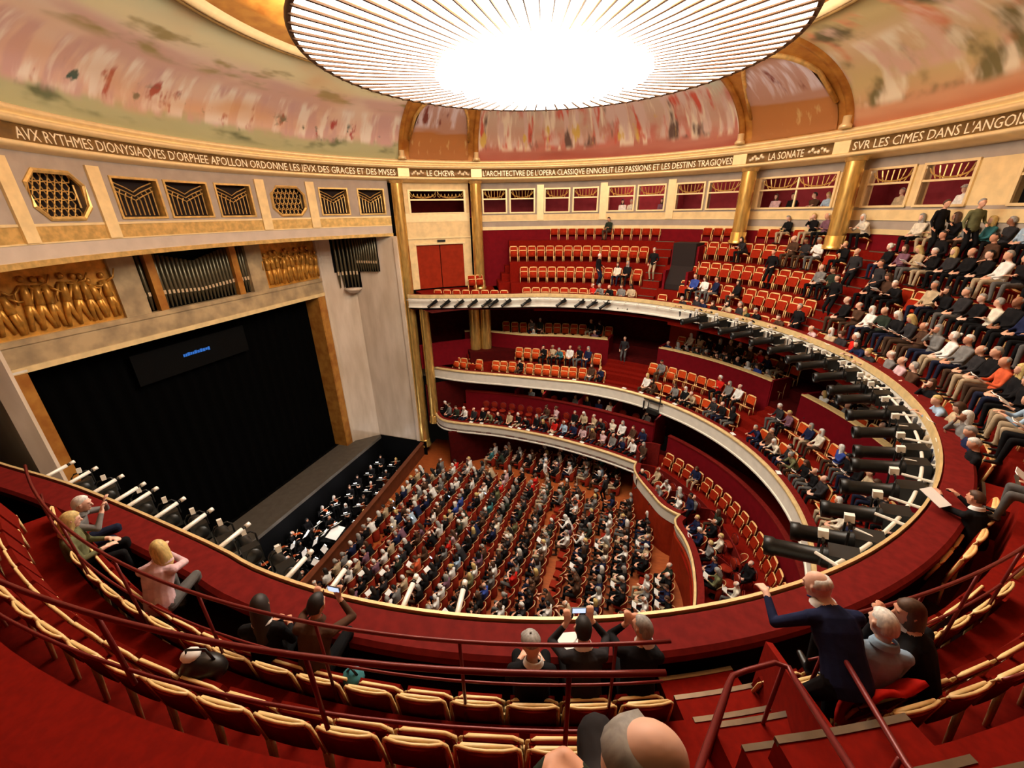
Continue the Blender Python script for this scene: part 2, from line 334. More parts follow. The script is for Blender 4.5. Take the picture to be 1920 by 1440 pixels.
# ---- the great glass light
ch = empty('glass_ceiling_light', (DC[0], DC[1], 19.55), label='huge round glass ceiling light with radial ribs and central cluster of globes', cat='ceiling light')
NP = 84
pm = MB(); a = pi / NP * 0.90
def dish(r): return 0.32 * ((r / 6.2) ** 2 - 1.0) * 1.0
rings = [2.7, 3.6, 4.6, 5.5, 6.15]
V = []; F = []
for r in rings:
    for s in (-1, 1): V.append((r * cos(s * a), r * sin(s * a), dish(r)))
for i in range(len(rings) - 1): F.append((i * 2, i * 2 + 1, i * 2 + 3, i * 2 + 2))
pm.add(V, F); pane0 = build('glass_pane', pm, 'glass_lit', ch)
rb = MB(); rb.tube([(r, 0, dish(r) - 0.03) for r in (2.7, 4.0, 5.2, 6.22)], 0.012, 5, r1=0.036); rib0 = build('rib', rb, 'rib', ch)
for k in range(NP):
    for src, ang in ((pane0, (k + 0.5) * 2 * pi / NP), (rib0, k * 2 * pi / NP)):
        o = src if k == 0 else src.copy()
        if k: link(o, ch)
        o.rotation_euler = (0, 0, ang)
b = MB(); b.lathe((0, 0, 0), [(6.15, 0.0), (6.25, -0.03), (6.28, 0.05), (6.2, 0.12), (6.12, 0.05)], 84); build('rim', b, 'rib', ch, True)
b = MB(); b.lathe((0, 0, 0), [(2.7, dish(2.7)), (2.6, -0.36), (2.3, -0.44), (1.4, -0.5), (0.01, -0.52)], 48); build('centre_bowl', b, 'glass_lit', ch, True)
gl = MB(); gl.ball((0, 0, 0), 1.0, 12, 8); g0 = None
for ring, n, zz, rr in ((2.75, 26, -0.40, 0.2), (2.1, 20, -0.52, 0.22), (1.4, 14, -0.6, 0.22), (0.7, 7, -0.66, 0.22), (0.0, 1, -0.7, 0.22)):
    for k in range(n):
        if g0 is None: g0 = build('globe', gl, 'globe_lit', ch, True); o = g0
        else: o = g0.copy(); link(o, ch)
        an = 2 * pi * (k + 0.3 * (n % 3)) / n; s = rr * (0.75 + 0.4 * rng.random()); o.location = (ring * cos(an), ring * sin(an), zz); o.scale = (s, s, s * 0.8)
for k in range(6):
    b = MB(); b.tube([(5.6 * cos(k * pi / 3), 5.6 * sin(k * pi / 3), 0.0), (5.4 * cos(k * pi / 3), 5.4 * sin(k * pi / 3), 1.7)], 0.03, 6); build('suspension_rod', b, 'rib', ch)
for k in range(10): lamp('cove_bulb', 'POINT', (DC[0] + 5.9 * cos(k * pi / 5), DC[1] + 5.9 * sin(k * pi / 5), 20.35), COVE_W, (1, 0.86, 0.7), 0.25)
# ---- loge wall ring (far and back sides)
RW = 14.0
wall_loge = empty('wall_far', label='cream and grey gallery wall with loge windows behind the upper balcony', cat='wall', kind=ST)
WT = 0.28
LOGES = [(117.1, 111.5), (110.2, 104.4), (101.4, 95.6), (94.3, 88.6), (85.8, 79.9), (78.7, 72.8), (70.0, 64.3), (63.1, 56.9), (52.8, 39.6), (34.3, 28.2), (26.5, 20.2), (14.5, 4.5), (0.5, -6), (-9, -15)]
def band(z0, z1, m, t0, t1, R=RW, th=WT, d=0.0, name='wall_band', parent=None):
    b = MB(); b.sweep(arc(R, t0, t1, 2.0), [(d, z0), (d, z1), (th, z1), (th, z0)], closed=True); return build(name, b, m, parent)
TE = -40.0
for z0, z1, m, d in ((14.68, 14.87, 'cream_light', -0.03), (14.87, 15.18, 'grey_wall', 0), (15.18, 15.22, 'cream_light', -0.04), (15.22, 15.55, 'cream', -0.03), (15.55, 15.66, 'grey_wall', 0), (17.0, 17.45, 'grey_wall', 0)):
    band(z0, z1, m, 117.9, TE, d=d, parent=wall_loge)
prev = 117.9
for (a, c) in LOGES:
    if prev - a > 0.2: band(15.66, 17.0, 'grey_wall' if a > 60 else 'cream', prev, a, name='wall_pier', parent=wall_loge)
    prev = c
band(15.66, 17.0, 'cream', prev, TE, name='wall_pier', parent=wall_loge)
for t in (102.7, 87.0, 71.2): 
    b = MB(); b.sweep(arc(RW, t + 0.85, t - 0.85, 0.85), [(-0.09, 15.22), (-0.09, 17.22), (0.05, 17.22), (0.05, 15.22)], closed=True); build('pilaster', b, 'cream_light', wall_loge)
def curved_bar(b, R, t0, t1, z0, z1, d0, d1, step=1.5): b.sweep(arc(R, t0, t1, step), [(d0, z0), (d0, z1), (d1, z1), (d1, z0)], closed=True)
for i, (a, c) in enumerate(LOGES):
    wdw = empty('window_%d' % (i + 1), label='gilt framed loge window opening, %s along the gallery from the stage, with fan tracery above' % ORD(i + 1), cat='window', kind=ST)
    b = MB(); e = 0.35
    curved_bar(b, RW, a + e, c - e, 16.95, 17.03, -0.07, 0.12); curved_bar(b, RW, a + e, c - e, 15.63, 15.71, -0.07, 0.2)
    curved_bar(b, RW, a + e, a, 15.63, 17.03, -0.07, 0.2, 0.4); curved_bar(b, RW, c, c - e, 15.63, 17.03, -0.07, 0.2, 0.4)
    build('frame', b, 'cream_light', wdw)
    b = MB(); curved_bar(b, RW, a, c, 16.43, 16.5, -0.05, 0.1); build('transom', b, 'cream_light', wdw)
    fans = 1 if a - c < 8 else 2
    for fi in range(fans):
        f0 = a + (c - a) * fi / fans; f1 = a + (c - a) * (fi + 1) / fans; tm = (f0 + f1) / 2; hw = abs(f1 - f0) / 2
        for k in range(-3, 4):
            b = MB(); P = []
            for j in range(5):
                u = j / 4; t = tm - (k / 3.6) * hw * (0.72 + 0.28 * u if abs(k) > 1 else 1); z = 16.52 + 0.40 * u * (1 - 0.12 * abs(k) * (1 - u)); x, y = polar(RW + 0.06, t); P.append((x, y, z))
            b.tube(P, 0.022, 4); build('tracery_bar', b, 'gold', wdw)
        b = MB(); P = []
        for j in range(13):
            an = pi * j / 12; t = tm + hw * 0.92 * cos(an); z = 16.86 - 0.32 * sin(an); x, y = polar(RW + 0.05, t); P.append((x, y, z))
        b.tube(P, 0.025, 4); build('tracery_arc', b, 'gold', wdw)
    if fans == 2:
        x, y = polar(RW + 0.05, (a + c) / 2); b = MB(); b.tube([(x, y, 15.66), (x, y, 16.95)], 0.05, 6); build('mullion', b, 'cream_light', wdw)
b = MB(); b.sweep(arc(RW, 120, TE, 2), [(WT, 15.4), (2.2, 15.4), (2.2, 17.4), (WT, 17.4)]); build('wall_loge_back', b, 'loge_red', None, False, 'dusky red rear wall inside the gallery loges', 'wall', kind=ST)
for t in (118, 102.7, 87.0, 71.2, 56, 37, 18):
    x, y = polar(RW + 1.24, t); b = MB(); b.box((x, y, 16.4), (1.95, 0.08, 2.0), radians(t)); build('wall_loge_partition', b, 'loge_red', None, False, 'red partition between gallery loges %s' % {118: 'beside the choir bay', 102.7: 'after the second window', 87.0: 'after the fourth window', 71.2: 'after the sixth window', 56: 'before the sonata window', 37: 'after the sonata window', 18: 'beside the octagonal opening'}[t], 'wall', kind=ST)
for t, e in ((98, 14), (91, 30), (82, 60), (75, 40), (66, 26), (60, 22), (49, 26), (43, 26), (31, 22), (23, 22)):
    x, y = polar(RW + 1.3, t); lamp('loge_lamp', 'POINT', (x, y, 17.2), e, (1, 0.75, 0.6), 0.15)
# octagonal black opening at the far end of the gallery; its dark inside is put in as a black panel
b = MB(); x, y = polar(RW + 0.2, 9.5)
b.sweep(arc(RW + 0.16, 14.5, 4.5, 1), [(0, 15.7), (0, 16.95), (0.05, 16.95), (0.05, 15.7)], closed=True); build('opening_dark_panel', b, 'black', None, False, 'black panel added as the dark inside of the octagonal gallery opening', 'dark panel', kind=ST)
# bay between the first column pair: cream wall, wide window, door
bay = empty('wall_choir_bay', label='cream wall bay between two gilt columns with red door', cat='wall', kind=ST)
T0, T1 = 137.5, 120.8
for z0, z1, m, d in ((17.0, 17.45, 'cream', 0), (15.24, 15.72, 'cream_light', -0.02), (14.35, 15.24, 'cream', 0), (14.28, 14.35, 'cream_light', -0.05)):
    band(z0, z1, m, T0, T1, d=d, name='wall_band', parent=bay)
band(15.72, 17.0, 'cream', T0, 135.4, name='wall_pier', parent=bay); band(15.72, 17.0, 'cream', 122.0, T1, name='wall_pier', parent=bay)
band(11.3, 14.28, 'cream', T0, 134.9, name='wall_pier', parent=bay); band(11.3, 14.28, 'cream', 122.9, T1, name='wall_pier', parent=bay)
band(13.95, 14.28, 'cream', 134.9, 122.9, name='wall_pier', parent=bay); band(13.93, 14.05, 'cream_light', 135.4, 122.4, d=-0.06, name='door_head', parent=bay)
wdw = empty('window_20', label='wide dark gallery opening above the red door beside the stage', cat='window', kind=ST)
b = MB(); curved_bar(b, RW, 135.8, 121.6, 16.93, 17.0, -0.06, 0.1); curved_bar(b, RW, 135.8, 121.6, 15.70, 15.76, -0.06, 0.1); curved_bar(b, RW, 135.8, 135.3, 15.7, 17, -0.06, 0.1, 0.5); curved_bar(b, RW, 122.1, 121.6, 15.7, 17, -0.06, 0.1, 0.5); build('frame', b, 'cream_light', wdw)
b = MB(); curved_bar(b, RW, 135.4, 122, 16.42, 16.5, -0.04, 0.1); build('transom', b, 'cream_light', wdw)
for fi in range(2):
    tm = 132.0 - fi * 6.7
    for k in range(7):
        b = MB(); t = tm + 2.7 - 0.9 * k; P = [(*polar(RW + 0.05, t + 0.45 * cos(pi * j / 6)), 16.78 - 0.18 * sin(pi * j / 6)) for j in range(7)]; b.tube(P, 0.02, 4); build('tracery_scallop', b, 'gold', wdw)
    b = MB(); P = [(*polar(RW + 0.05, tm + 3.1 * cos(pi * j / 12)), 16.9 - 0.34 * sin(pi * j / 12)) for j in range(13)]; b.tube(P, 0.025, 4); build('tracery_arc', b, 'gold', wdw)
b = MB(); b.sweep(arc(RW, 136, 121, 2), [(WT, 15.6), (1.6, 15.6), (1.6, 17.1), (WT, 17.1)]); build('wall_choir_loge', b, 'red_dark', None, False, 'dark red interior of the wide gallery opening above the door', 'wall', kind=ST)
dr = empty('door_1', label='plain red double door in cream surround beside the stage column', cat='door', kind=ST)
for a, c in ((134.9, 129.0), (128.8, 122.9)):
    b = MB(); b.sweep(arc(RW, a, c, 2), [(0.06, 11.3), (0.06, 13.95), (0.12, 13.95), (0.12, 11.3)], closed=True); build('door_leaf', b, 'box_red', dr)
b = MB(); x, y = polar(RW - 0.1, 128.5); b.box((x, y, 14.15), (0.06, 0.5, 0.12), radians(128.5)); build('door_lamp', b, 'black_metal', None, False, 'small lamp over the red door', 'lamp')
# red dado walls
band(10.4, 14.68, 'red_wall', 117.9, 110.5, name='wall_red_end', parent=wall_loge); band(13.9, 14.68, 'red_wall', 110.5, TE, name='wall_red_dado', parent=wall_loge)
# ---- columns
def column(t, z0, z1=17.42, r=0.33, lab='', R=13.3):
    x, y = polar(R, t); c = empty('column', (x, y, z0), 0, lab, 'column', 'gilded columns of the hall', ST); h = z1 - z0
    b = MB(); n = 40; V = []; 
    prof = [(r, 0.0), (r * 0.98, h - 0.12)]
    V = [(rr * (1 - 0.035 * (k % 2)) * cos(2 * pi * k / n), rr * (1 - 0.035 * (k % 2)) * sin(2 * pi * k / n), z) for rr, z in prof for k in range(n)]
    b.add(V, [(k, (k + 1) % n, n + (k + 1) % n, n + k) for k in range(n)]); build('shaft', b, 'gold_col', c, True)
    b = MB(); b.lathe((0, 0, 0), [(r * 1.25, 0), (r * 1.25, 0.12), (r * 1.08, 0.16), (r * 1.08, 0.5), (r, 0.52)], 32); build('base', b, 'gold_col', c, True)
    b = MB(); b.lathe((0, 0, h - 0.14), [(r, 0), (r * 1.1, 0.03), (r * 1.1, 0.08), (r * 1.25, 0.14)], 32); build('capital', b, 'gold', c, True); return c
column(139.0, 0.6, lab='tall gilded column at the edge of the stage splay')
column(119.3, 11.2, lab='gilded column standing right of the red door')
column(54.1, 14.1, lab='gilded column left of the sonata window above the upper seats')
column(35.2, 14.1, lab='gilded column right of the sonata window above the upper seats')
for k, t in enumerate((121.6, 118.4)):
    column(t, 6.7, 10.5, 0.36, lab=('first' if k == 0 else 'second') + ' of two short gilt columns under the upper balcony by the stage', R=12.9)
column(136.2, 2.6, 10.9, 0.30, lab='slim gilt column ending under the upper balcony tip', R=12.6)
# ================================================================== STAGE END
XP = -14.8
RS = 13.6
sw = empty('wall_stage', label='curved gilded wall with grilles and pale lintel above the stage', cat='wall', kind=ST)
SA, SB = 140.8, 222.0
for z0, z1, m, d in ((14.54, 14.70, 'gold', -0.06), (14.70, 15.10, 'lintel', 0), (15.10, 15.14, 'cream_light', -0.02), (15.14, 15.55, 'gold', 0.0), (15.55, 15.62, 'cream_light', -0.02), (15.62, 15.72, 'grey_wall', 0), (17.02, 17.45, 'grey_wall', 0)):
    band(z0, z1, m, SA, SB, RS, 0.35, d, parent=sw)
GR = [('r', 141.8, 148.1), ('r', 150.2, 156.7), ('o', 159.9, 166.6), ('r', 170.4, 177.1), ('r', 178.3, 185.6), ('r', 186.4, 193.6), ('o', 197.6, 204.8), ('o', 212.0, 219.0)]
prev = SA
for kd, a, c in GR:
    band(15.72, 17.02, 'grey_wall', prev, a, RS, 0.35, name='wall_pier', parent=sw); prev = c
band(15.72, 17.02, 'grey_wall', prev, SB, RS, 0.35, name='wall_pier', parent=sw)
for t in (158.4, 168.6, 195.6, 207.0):
    b = MB(); b.sweep(arc(RS, t - 0.9, t + 0.9, 0.9), [(-0.07, 15.14), (-0.07, 17.25), (0.05, 17.25), (0.05, 15.14)], closed=True); build('pilaster', b, 'cream', sw)
def gp(t, z, d=0.16): return (*polar(RS + d, t), z)
for gi, (kd, a, c) in enumerate(GR):
    lab = {0: 'nearest the tall gilt column', 1: 'second from the tall gilt column', 2: 'nearest the tall gilt column', 3: 'just right of stage centre', 4: 'over the stage centre', 5: 'just left of stage centre', 6: 'over the near side of the stage', 7: 'at the edge of the hall'}[gi]
    g = empty('organ_grille', label=('fan shaped gilt grille over dark opening, ' if kd == 'r' else 'octagonal honeycomb gilt grille, ') + lab, cat='grille', group='gilt grilles above the stage', kind=ST)
    z0, z1 = 15.74, 16.98; tm = (a + c) / 2; hw = (c - a) / 2
    b = MB(); b.sweep(arc(RS, a - 0.1, c + 0.1, 1.5), [(0.3, z0 - .1), (0.3, z1 + .1), (0.34, z1 + .1), (0.34, z0 - .1)], closed=True); build('dark_backing', b, 'dark_gap', g)
    b = MB(); 
    if kd == 'r':
        curved_bar(b, RS, a, c, z0 - 0.04, z0 + 0.03, -0.04, 0.3); curved_bar(b, RS, a, c, z1 - 0.03, z1 + 0.04, -0.04, 0.3); curved_bar(b, RS, a, a + 0.3, z0, z1, -0.04, 0.3, 0.3); curved_bar(b, RS, c - 0.3, c, z0, z1, -0.04, 0.3, 0.3)
        build('frame', b, 'gold', g)
        for k in range(-4, 5):
            b = MB(); t = tm + k * hw * 0.2; top = z0 + 0.5 + 0.10 * abs(k); P = [gp(t, z0 + 0.08), gp(t, top - 0.05), gp(t + (0.08 * hw if k < 0 else -0.08 * hw if k > 0 else 0), top + 0.08)]; b.tube(P, 0.022, 4); build('grille_bar', b, 'gold', g)
        for q in range(3):
            b = MB(); P = [gp(tm - hw * 0.85, z1 - 0.1 - q * 0.13), gp(tm - hw * 0.3, z1 - 0.28 - q * 0.14), gp(tm, z1 - 0.42 - q * 0.13), gp(tm + hw * 0.3, z1 - 0.28 - q * 0.14), gp(tm + hw * 0.85, z1 - 0.1 - q * 0.13)]; b.tube(P, 0.02, 4); build('grille_fan', b, 'gold', g)
    else:
        ch_ = 0.32
        O = [(a, z0 + ch_), (a + hw * 0.38, z0), (c - hw * 0.38, z0), (c, z0 + ch_), (c, z1 - ch_), (c - hw * 0.38, z1), (a + hw * 0.38, z1), (a, z1 - ch_), (a, z0 + ch_)]
        b.tube([gp(t, z, 0.0) for t, z in O], 0.07, 6, caps=False); build('frame', b, 'gold', g)
        for (t, z) in ((a, z0), (c, z0), (a, z1), (c, z1)):
            b = MB(); s = 1 if t == a else -1; u = 1 if z == z0 else -1
            t_, z_ = t - s * 0.25, z - u * 0.06; P_ = [(t_, z_), (t_ + s * (hw * 0.40 + 0.25), z_), (t_, z_ + u * (ch_ + 0.08))]; b.add([gp(a_, c_, d_) for d_ in (0.0, 0.08) for a_, c_ in P_], [(0, 1, 2), (5, 4, 3), (0, 3, 4, 1), (1, 4, 5, 2), (2, 5, 3, 0)]); build('corner_infill', b, 'grey_wall', g, fix=False)
        for r_ in range(5):
            for q in range(6):
                t = a + hw * 0.32 + hw * 1.36 * (q + 0.5 * (r_ % 2)) / 5.5; z = z0 + 0.16 + r_ * 0.235
                b = MB(); b.tube([gp(t + hw * 0.125 * cos(k * pi / 3), z + 0.125 * sin(k * pi / 3)) for k in range(7)], 0.02, 4, caps=False); build('honeycomb_ring', b, 'gold', g)
        for t in (a + hw * 0.15, c - hw * 0.15):
            b = MB(); b.tube([gp(t, z0 + 0.3), gp(t, z1 - 0.3)], 0.03, 5); build('side_bar', b, 'gold', g)
# soffit between lintel and stage wall
b = MB(); V = []; n = 40
for k in range(n + 1):
    t = SA + (SB - SA) * k / n; x, y = polar(RS, t); V += [(x, y, 14.54), (XP - 0.4, y, 14.54)]
b.add(V, [(2 * k, 2 * k + 1, 2 * k + 3, 2 * k + 2) for k in range(n)]); build('ceiling_stage_soffit', b, 'stage_gold', None, False, 'gilded soffit under the curved lintel', 'ceiling', kind=ST)
# proscenium
pw = empty('wall_proscenium', label='stone proscenium wall framing the black stage opening', cat='wall', kind=ST)
def slab(name, y0, y1, z0, z1, m, d=0.0, th=0.25, x=XP, parent=pw, **k):
    b = MB(); b.box((x - th / 2 + d, (y0 + y1) / 2, (z0 + z1) / 2), (th, abs(y1 - y0), z1 - z0)); return build(name, b, m, parent, **k)
slab('lintel_moulding', -7.0, 7.0, 11.23, 11.42, 'cream', 0.06); slab('lintel_marble', -8.6, 8.6, 11.42, 12.08, 'marble_dark', 0.0); slab('sill_moulding', -8.2, 8.2, 12.08, 12.26, 'marble_dark', 0.05)
for s in (-1, 1):
    slab('jamb_gilt', s * 6.5, s * 6.98, 1.0, 11.42, 'stage_gold', 0.02); slab('jamb_stone', s * 6.98, s * 7.35, 1.0, 14.54, 'marble', 0.06)
    slab('panel_marble', s * 2.38, s * 3.25, 12.26, 14.54, 'marble_dark', 0.0)
    b = MB(); b.box((XP - 0.5, s * 6.47, 6.1), (1.0, 0.06, 10.2)); build('jamb_reveal', b, 'stage_gold', pw)
# relief panels: carved rows of draped figures in generic shapes
for s in (-1, 1):
    rl = empty('relief_panel', label='gilded carved relief of crowded figures, %s side of the organ pipes' % ('near' if s < 0 else 'far'), cat='relief')
    y0, y1 = (3.25, 6.98) if s > 0 else (-6.98, -3.25)
    slab('backing', y0, y1, 12.26, 14.54, 'relief', -0.12, 0.2, parent=rl)
    r2 = random.Random(5 + s); n = 11
    for k in range(n):
        yc = y0 + (y1 - y0) * (k + 0.6 + 0.3 * r2.random()) / (n + 0.4); z = 12.34 + 0.1 * r2.random(); h = 1.35 + 0.4 * r2.random(); ln = r2.uniform(-0.3, 0.3); X = XP - 0.10
        b = MB(); b.tube([(X, yc - 0.06 - ln * .3, z), (X + 0.03, yc - 0.04, z + h * 0.3), (X + 0.04, yc + ln * 0.2, z + h * 0.52)], 0.07, 7, r1=0.11); b.tube([(X, yc + 0.14 + ln * .3, z), (X + 0.03, yc + 0.1, z + h * 0.28), (X + 0.04, yc + ln * 0.2, z + h * 0.52)], 0.06, 7, r1=0.1)
        b.tube([(X + 0.04, yc + ln * .2, z + h * 0.48), (X + 0.06, yc + ln * 0.35, z + h * 0.68), (X + 0.04, yc + ln * 0.5, z + h * 0.85)], 0.13, 8, r1=0.1); b.ball((X + 0.07, yc + ln * 0.6, z + h * 0.96), (0.09, 0.085, 0.11), 8, 6)
        a_ = r2.uniform(-0.5, 0.7); b.tube([(X + 0.06, yc + ln * .5 + 0.1, z + h * 0.82), (X + 0.1, yc + ln * .5 + 0.3, z + h * (0.75 + 0.2 * a_)), (X + 0.09, yc + ln * .5 + 0.42, z + h * (0.8 + 0.4 * a_))], 0.045, 6, r1=0.03)
        b.tube([(X + 0.06, yc + ln * .5 - 0.1, z + h * 0.82), (X + 0.1, yc + ln * .5 - 0.26, z + h * (0.66 - 0.2 * a_)), (X + 0.1, yc + ln * .5 - 0.3, z + h * 0.5)], 0.045, 6, r1=0.03)
        build('carved_figure', b, 'relief', rl, True)
# organ
org = empty('organ', (XP, 0, 12.26), label='dark organ pipes with pale mouths in the panel above the stage', cat='organ')
b = MB(); b.box((-0.55, 0, 1.13), (0.1, 4.9, 2.3)); build('dark_backing', b, 'black', org)
for y in (-1.88, 1.72):
    b = MB(); b.box((-0.1, y, 1.14), (0.26, 0.3, 2.28)); build('post', b, 'stage_gold', org)
pl = MB(); pl.lathe((0, 0, 0), [(0.03, 0), (0.075, 0.22), (0.085, 0.24), (0.085, 0.36), (0.078, 0.4), (0.078, 1.0), (0.05, 1.0)], 10); pp0 = None
mo = MB(); mo.box((0.075, 0, 0.30), (0.03, 0.09, 0.075))
ys = [-1.58 + k * 0.172 for k in range(19)] + [-2.5, -2.33, -2.16] + [2.0, 2.17, 2.32]
for k, y in enumerate(ys):
    if pp0 is None: pp0 = build('organ_pipe', pl, 'pipe_organ', org, True); build('pipe_mouth', mo, 'pipe_mouth', pp0); o = pp0
    else: o = copy_tree(pp0, org)
    u = abs(y + 0.08) / 1.6; o.location = (-0.22, y, 0.03); hgt = 1.72 + 0.42 * min(1.0, u)
    o.scale = (1, 1, hgt)
# splays with small organ niche and bracket
for s in (1, -1):
    sp = empty('wall_splay', label='pale marble splay wall between stage opening and gilt column, %s side' % ('far' if s > 0 else 'near'), cat='wall', kind=ST)
    pts = [(XP + 0.05, 7.2), (-14.35, 7.62), (-13.9, 8.1), (-13.56, 8.43), (-12.4, 8.44), (-11.0, 8.45), (-10.15, 8.46)]
    zlo = -1.7
    for i in range(len(pts) - 1):
        (xa, ya), (xb, yb) = pts[i], pts[i + 1]
        b = MB(); b.add([(xa, s * ya, zlo), (xb, s * yb, zlo), (xb, s * yb, 14.54), (xa, s * ya, 14.54), (xa - .2, s * (ya + .25), zlo), (xb - .2, s * (yb + .25), zlo), (xb - .2, s * (yb + .25), 14.54), (xa - .2, s * (ya + .25), 14.54)], [(0, 1, 2, 3), (7, 6, 5, 4), (0, 4, 5, 1), (3, 2, 6, 7), (1, 5, 6, 2), (0, 3, 7, 4)]); build('splay_face', b, 'marble', sp)
    b = MB(); b.box((-10.35, s * 8.42, 6.4), (0.22, 0.12, 16.2)); build('edge_fillet', b, 'marble', sp)
    if s > 0:
        nb = MB(); nb.add([(-14.3, 7.62, 12.5), (-13.62, 8.36, 12.5), (-11.6, 8.39, 12.55), (-11.6, 8.39, 14.5), (-13.62, 8.36, 14.5), (-14.3, 7.62, 14.5)], [(0, 1, 4, 5), (1, 2, 3, 4)]); nb.add([(-13.95, 7.98, 11.55), (-13.55, 8.37, 11.55), (-13.05, 8.38, 11.55), (-13.05, 8.38, 12.5), (-13.55, 8.37, 12.5), (-13.95, 7.98, 12.5)], [(0, 1, 4, 5), (1, 2, 3, 4)])
        nc = empty('organ_niche', label='small group of organ pipes in a dark niche on the splay wall', cat='organ'); build('niche_back', nb, 'black', nc, fix=False)
        P = [(-14.1, 7.72), (-13.95, 7.9), (-13.8, 8.05), (-13.62, 8.2), (-13.42, 8.27), (-13.2, 8.28)]
        for k in range(6):
            o = copy_tree(pp0, nc); o.location = (*P[k], 11.6); o.scale = (1, 1, 2.85); o.rotation_euler = (0, 0, radians(-50))
        for k in range(9):
            o = copy_tree(pp0, nc); o.location = (-13.0 + k * 0.165, 8.28, 12.52); o.scale = (0.95, 0.95, 1.95); o.rotation_euler = (0, 0, radians(-90)); 
        b = MB(); b.lathe((-13.55, 8.15, 0), [(0.02, 11.2), (0.25, 11.25), (0.42, 11.42), (0.5, 11.45), (0.5, 11.55), (0.0, 11.56)], 20); build('bracket_shelf', b, 'marble', nc, True)
# curtain, screen, title
cu = MB(); ny = 140
V = []
for k in range(ny + 1):
    y = -7.2 + 14.4 * k / ny; x = XP - 1.05 + 0.06 * sin(k * 1.1); V += [(x, y, 0.9), (x, y, 12.0)]
cu.add(V, [(2 * k, 2 * k + 1, 2 * k + 3, 2 * k + 2) for k in range(ny)]); build('stage_curtain', cu, 'curtain', None, True, 'black stage curtain filling the proscenium opening', 'curtain', fix=False)
b = MB(); b.box((XP - 0.75, -0.75, 10.0), (0.05, 5.1, 1.3)); scr = build('surtitle_screen', b, 'screen_dark', None, False, 'dark grey surtitle screen hanging before the black curtain', 'screen')
b = MB(); r2 = random.Random(4)
y = -1.36
while y < -0.22:
    wd = r2.uniform(0.06, 0.12); b.box((XP - 0.71, y + wd / 2, 10.06 + r2.uniform(-0.01, 0.01)), (0.012, wd, r2.uniform(0.10, 0.16))); y += wd + 0.02
build('blue_title', b, 'sign_blue', scr)
b = MB(); b.box((XP + 0.02, -6.75, 11.3), (0.1, 0.62, 0.07)); build('stage_strip_light', b, 'steel_white', None, False, 'short white lamp at the corner of the stage opening', 'lamp')
# apron, pit, rail
b = MB(); b.box((-14.45, 0, 0.9), (2.1, 17.2, 0.2)); build('floor_apron', b, 'stage_grey', None, False, 'grey stage apron in front of the black curtain', 'stage', kind=ST)
b = MB(); b.box((-13.43, 0, -0.45), (0.06, 17.2, 2.5)); build('wall_pit_back', b, 'black', None, False, 'black rear wall of the orchestra pit', 'wall', kind=ST)
b = MB(); b.box((-11.4, 0, -1.75), (4.4, 17.4, 0.1)); build('floor_pit', b, 'black', None, False, 'black floor of the orchestra pit', 'floor', kind=ST)
b = MB(); b.box((-11.6, 8.38, -0.3), (3.7, 0.06, 2.7)); build('wall_pit_side', b, 'black', None, False, 'black drape along the far side of the pit', 'wall', kind=ST)
railp = spline([(-8.75, -8.4), (-9.13, -3.0), (-9.45, 1.35), (-10.05, 8.36)], 0.5)
pr = empty('pit_rail', label='brown wooden rail wall between orchestra pit and stalls', cat='rail wall', kind=ST)
b = MB(); b.sweep(railp, [(-0.07, -1.7), (0.07, -1.7), (0.07, 0.92), (-0.07, 0.92)], closed=True); build('panel', b, 'pit_wood', pr)
b = MB(); b.sweep(railp, [(-0.13, 0.92), (0.13, 0.92), (0.13, 1.0), (-0.13, 1.0)], closed=True); build('cap', b, 'pit_wood', pr)
# stalls floor and walls under the tiers
def zfl(x): return max(0.0, 0.9 * (x + 9.4) / 16.4)
b = MB(); b.add([(-10.2, -11, 0), (7.6, -11, zfl(7.6)), (7.6, 10.6, zfl(7.6)), (-10.2, 10.6, 0)], [(0, 1, 2, 3)]); build('floor', b, 'wood_floor', None, False, 'raked wooden floor of the stalls', 'floor', kind=ST)
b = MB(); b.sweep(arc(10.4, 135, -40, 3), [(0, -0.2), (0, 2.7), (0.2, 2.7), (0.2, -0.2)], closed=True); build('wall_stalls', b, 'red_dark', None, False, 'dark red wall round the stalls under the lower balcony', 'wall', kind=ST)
# ================================================================== THE TIERS
def flat_strip(path, d0, d1, z, m, name, parent, th=0.12):
    b = MB(); b.sweep(path, [(d0, z), (d1, z), (d1, z - th), (d0, z - th)], closed=True); return build(name, b, m, parent)
# ---- upper balcony
TOP_PTS = [(-9.75, 8.15), (-8.5, 8.3), (-6.3, 8.9), (-4.05, 9.6)] + [polar(10.45, t) for t in range(103, -106, -6)] + [(-5.5, -9.95), (-8.0, -9.9), (-10.0, -9.8)]
TOP = spline(TOP_PTS, 0.35)
ub = empty('upper_balcony', label='steep upper balcony of red carpet steps around the hall', cat='balcony', kind=ST)
par = empty('balcony_parapet', label='upper balcony parapet with gilt rail, white front and red velvet ledge', cat='parapet', kind=ST)
b = MB(); b.sweep(TOP, [(-0.02, 10.5), (-0.06, 10.52), (-0.06, 10.58), (0.0, 10.6), (0.0, 11.08), (0.12, 11.08), (0.12, 10.5)], closed=True); build('white_front', b, 'fascia', par)
b = MB(); b.sweep(TOP, [(-0.02, 11.08), (-0.035, 11.1), (-0.035, 11.22), (-0.03, 11.3), (0.01, 11.3), (0.01, 11.08)], closed=True); build('gilt_rail', b, 'gilt_edge', par)
nseg = 44; L = len(TOP)
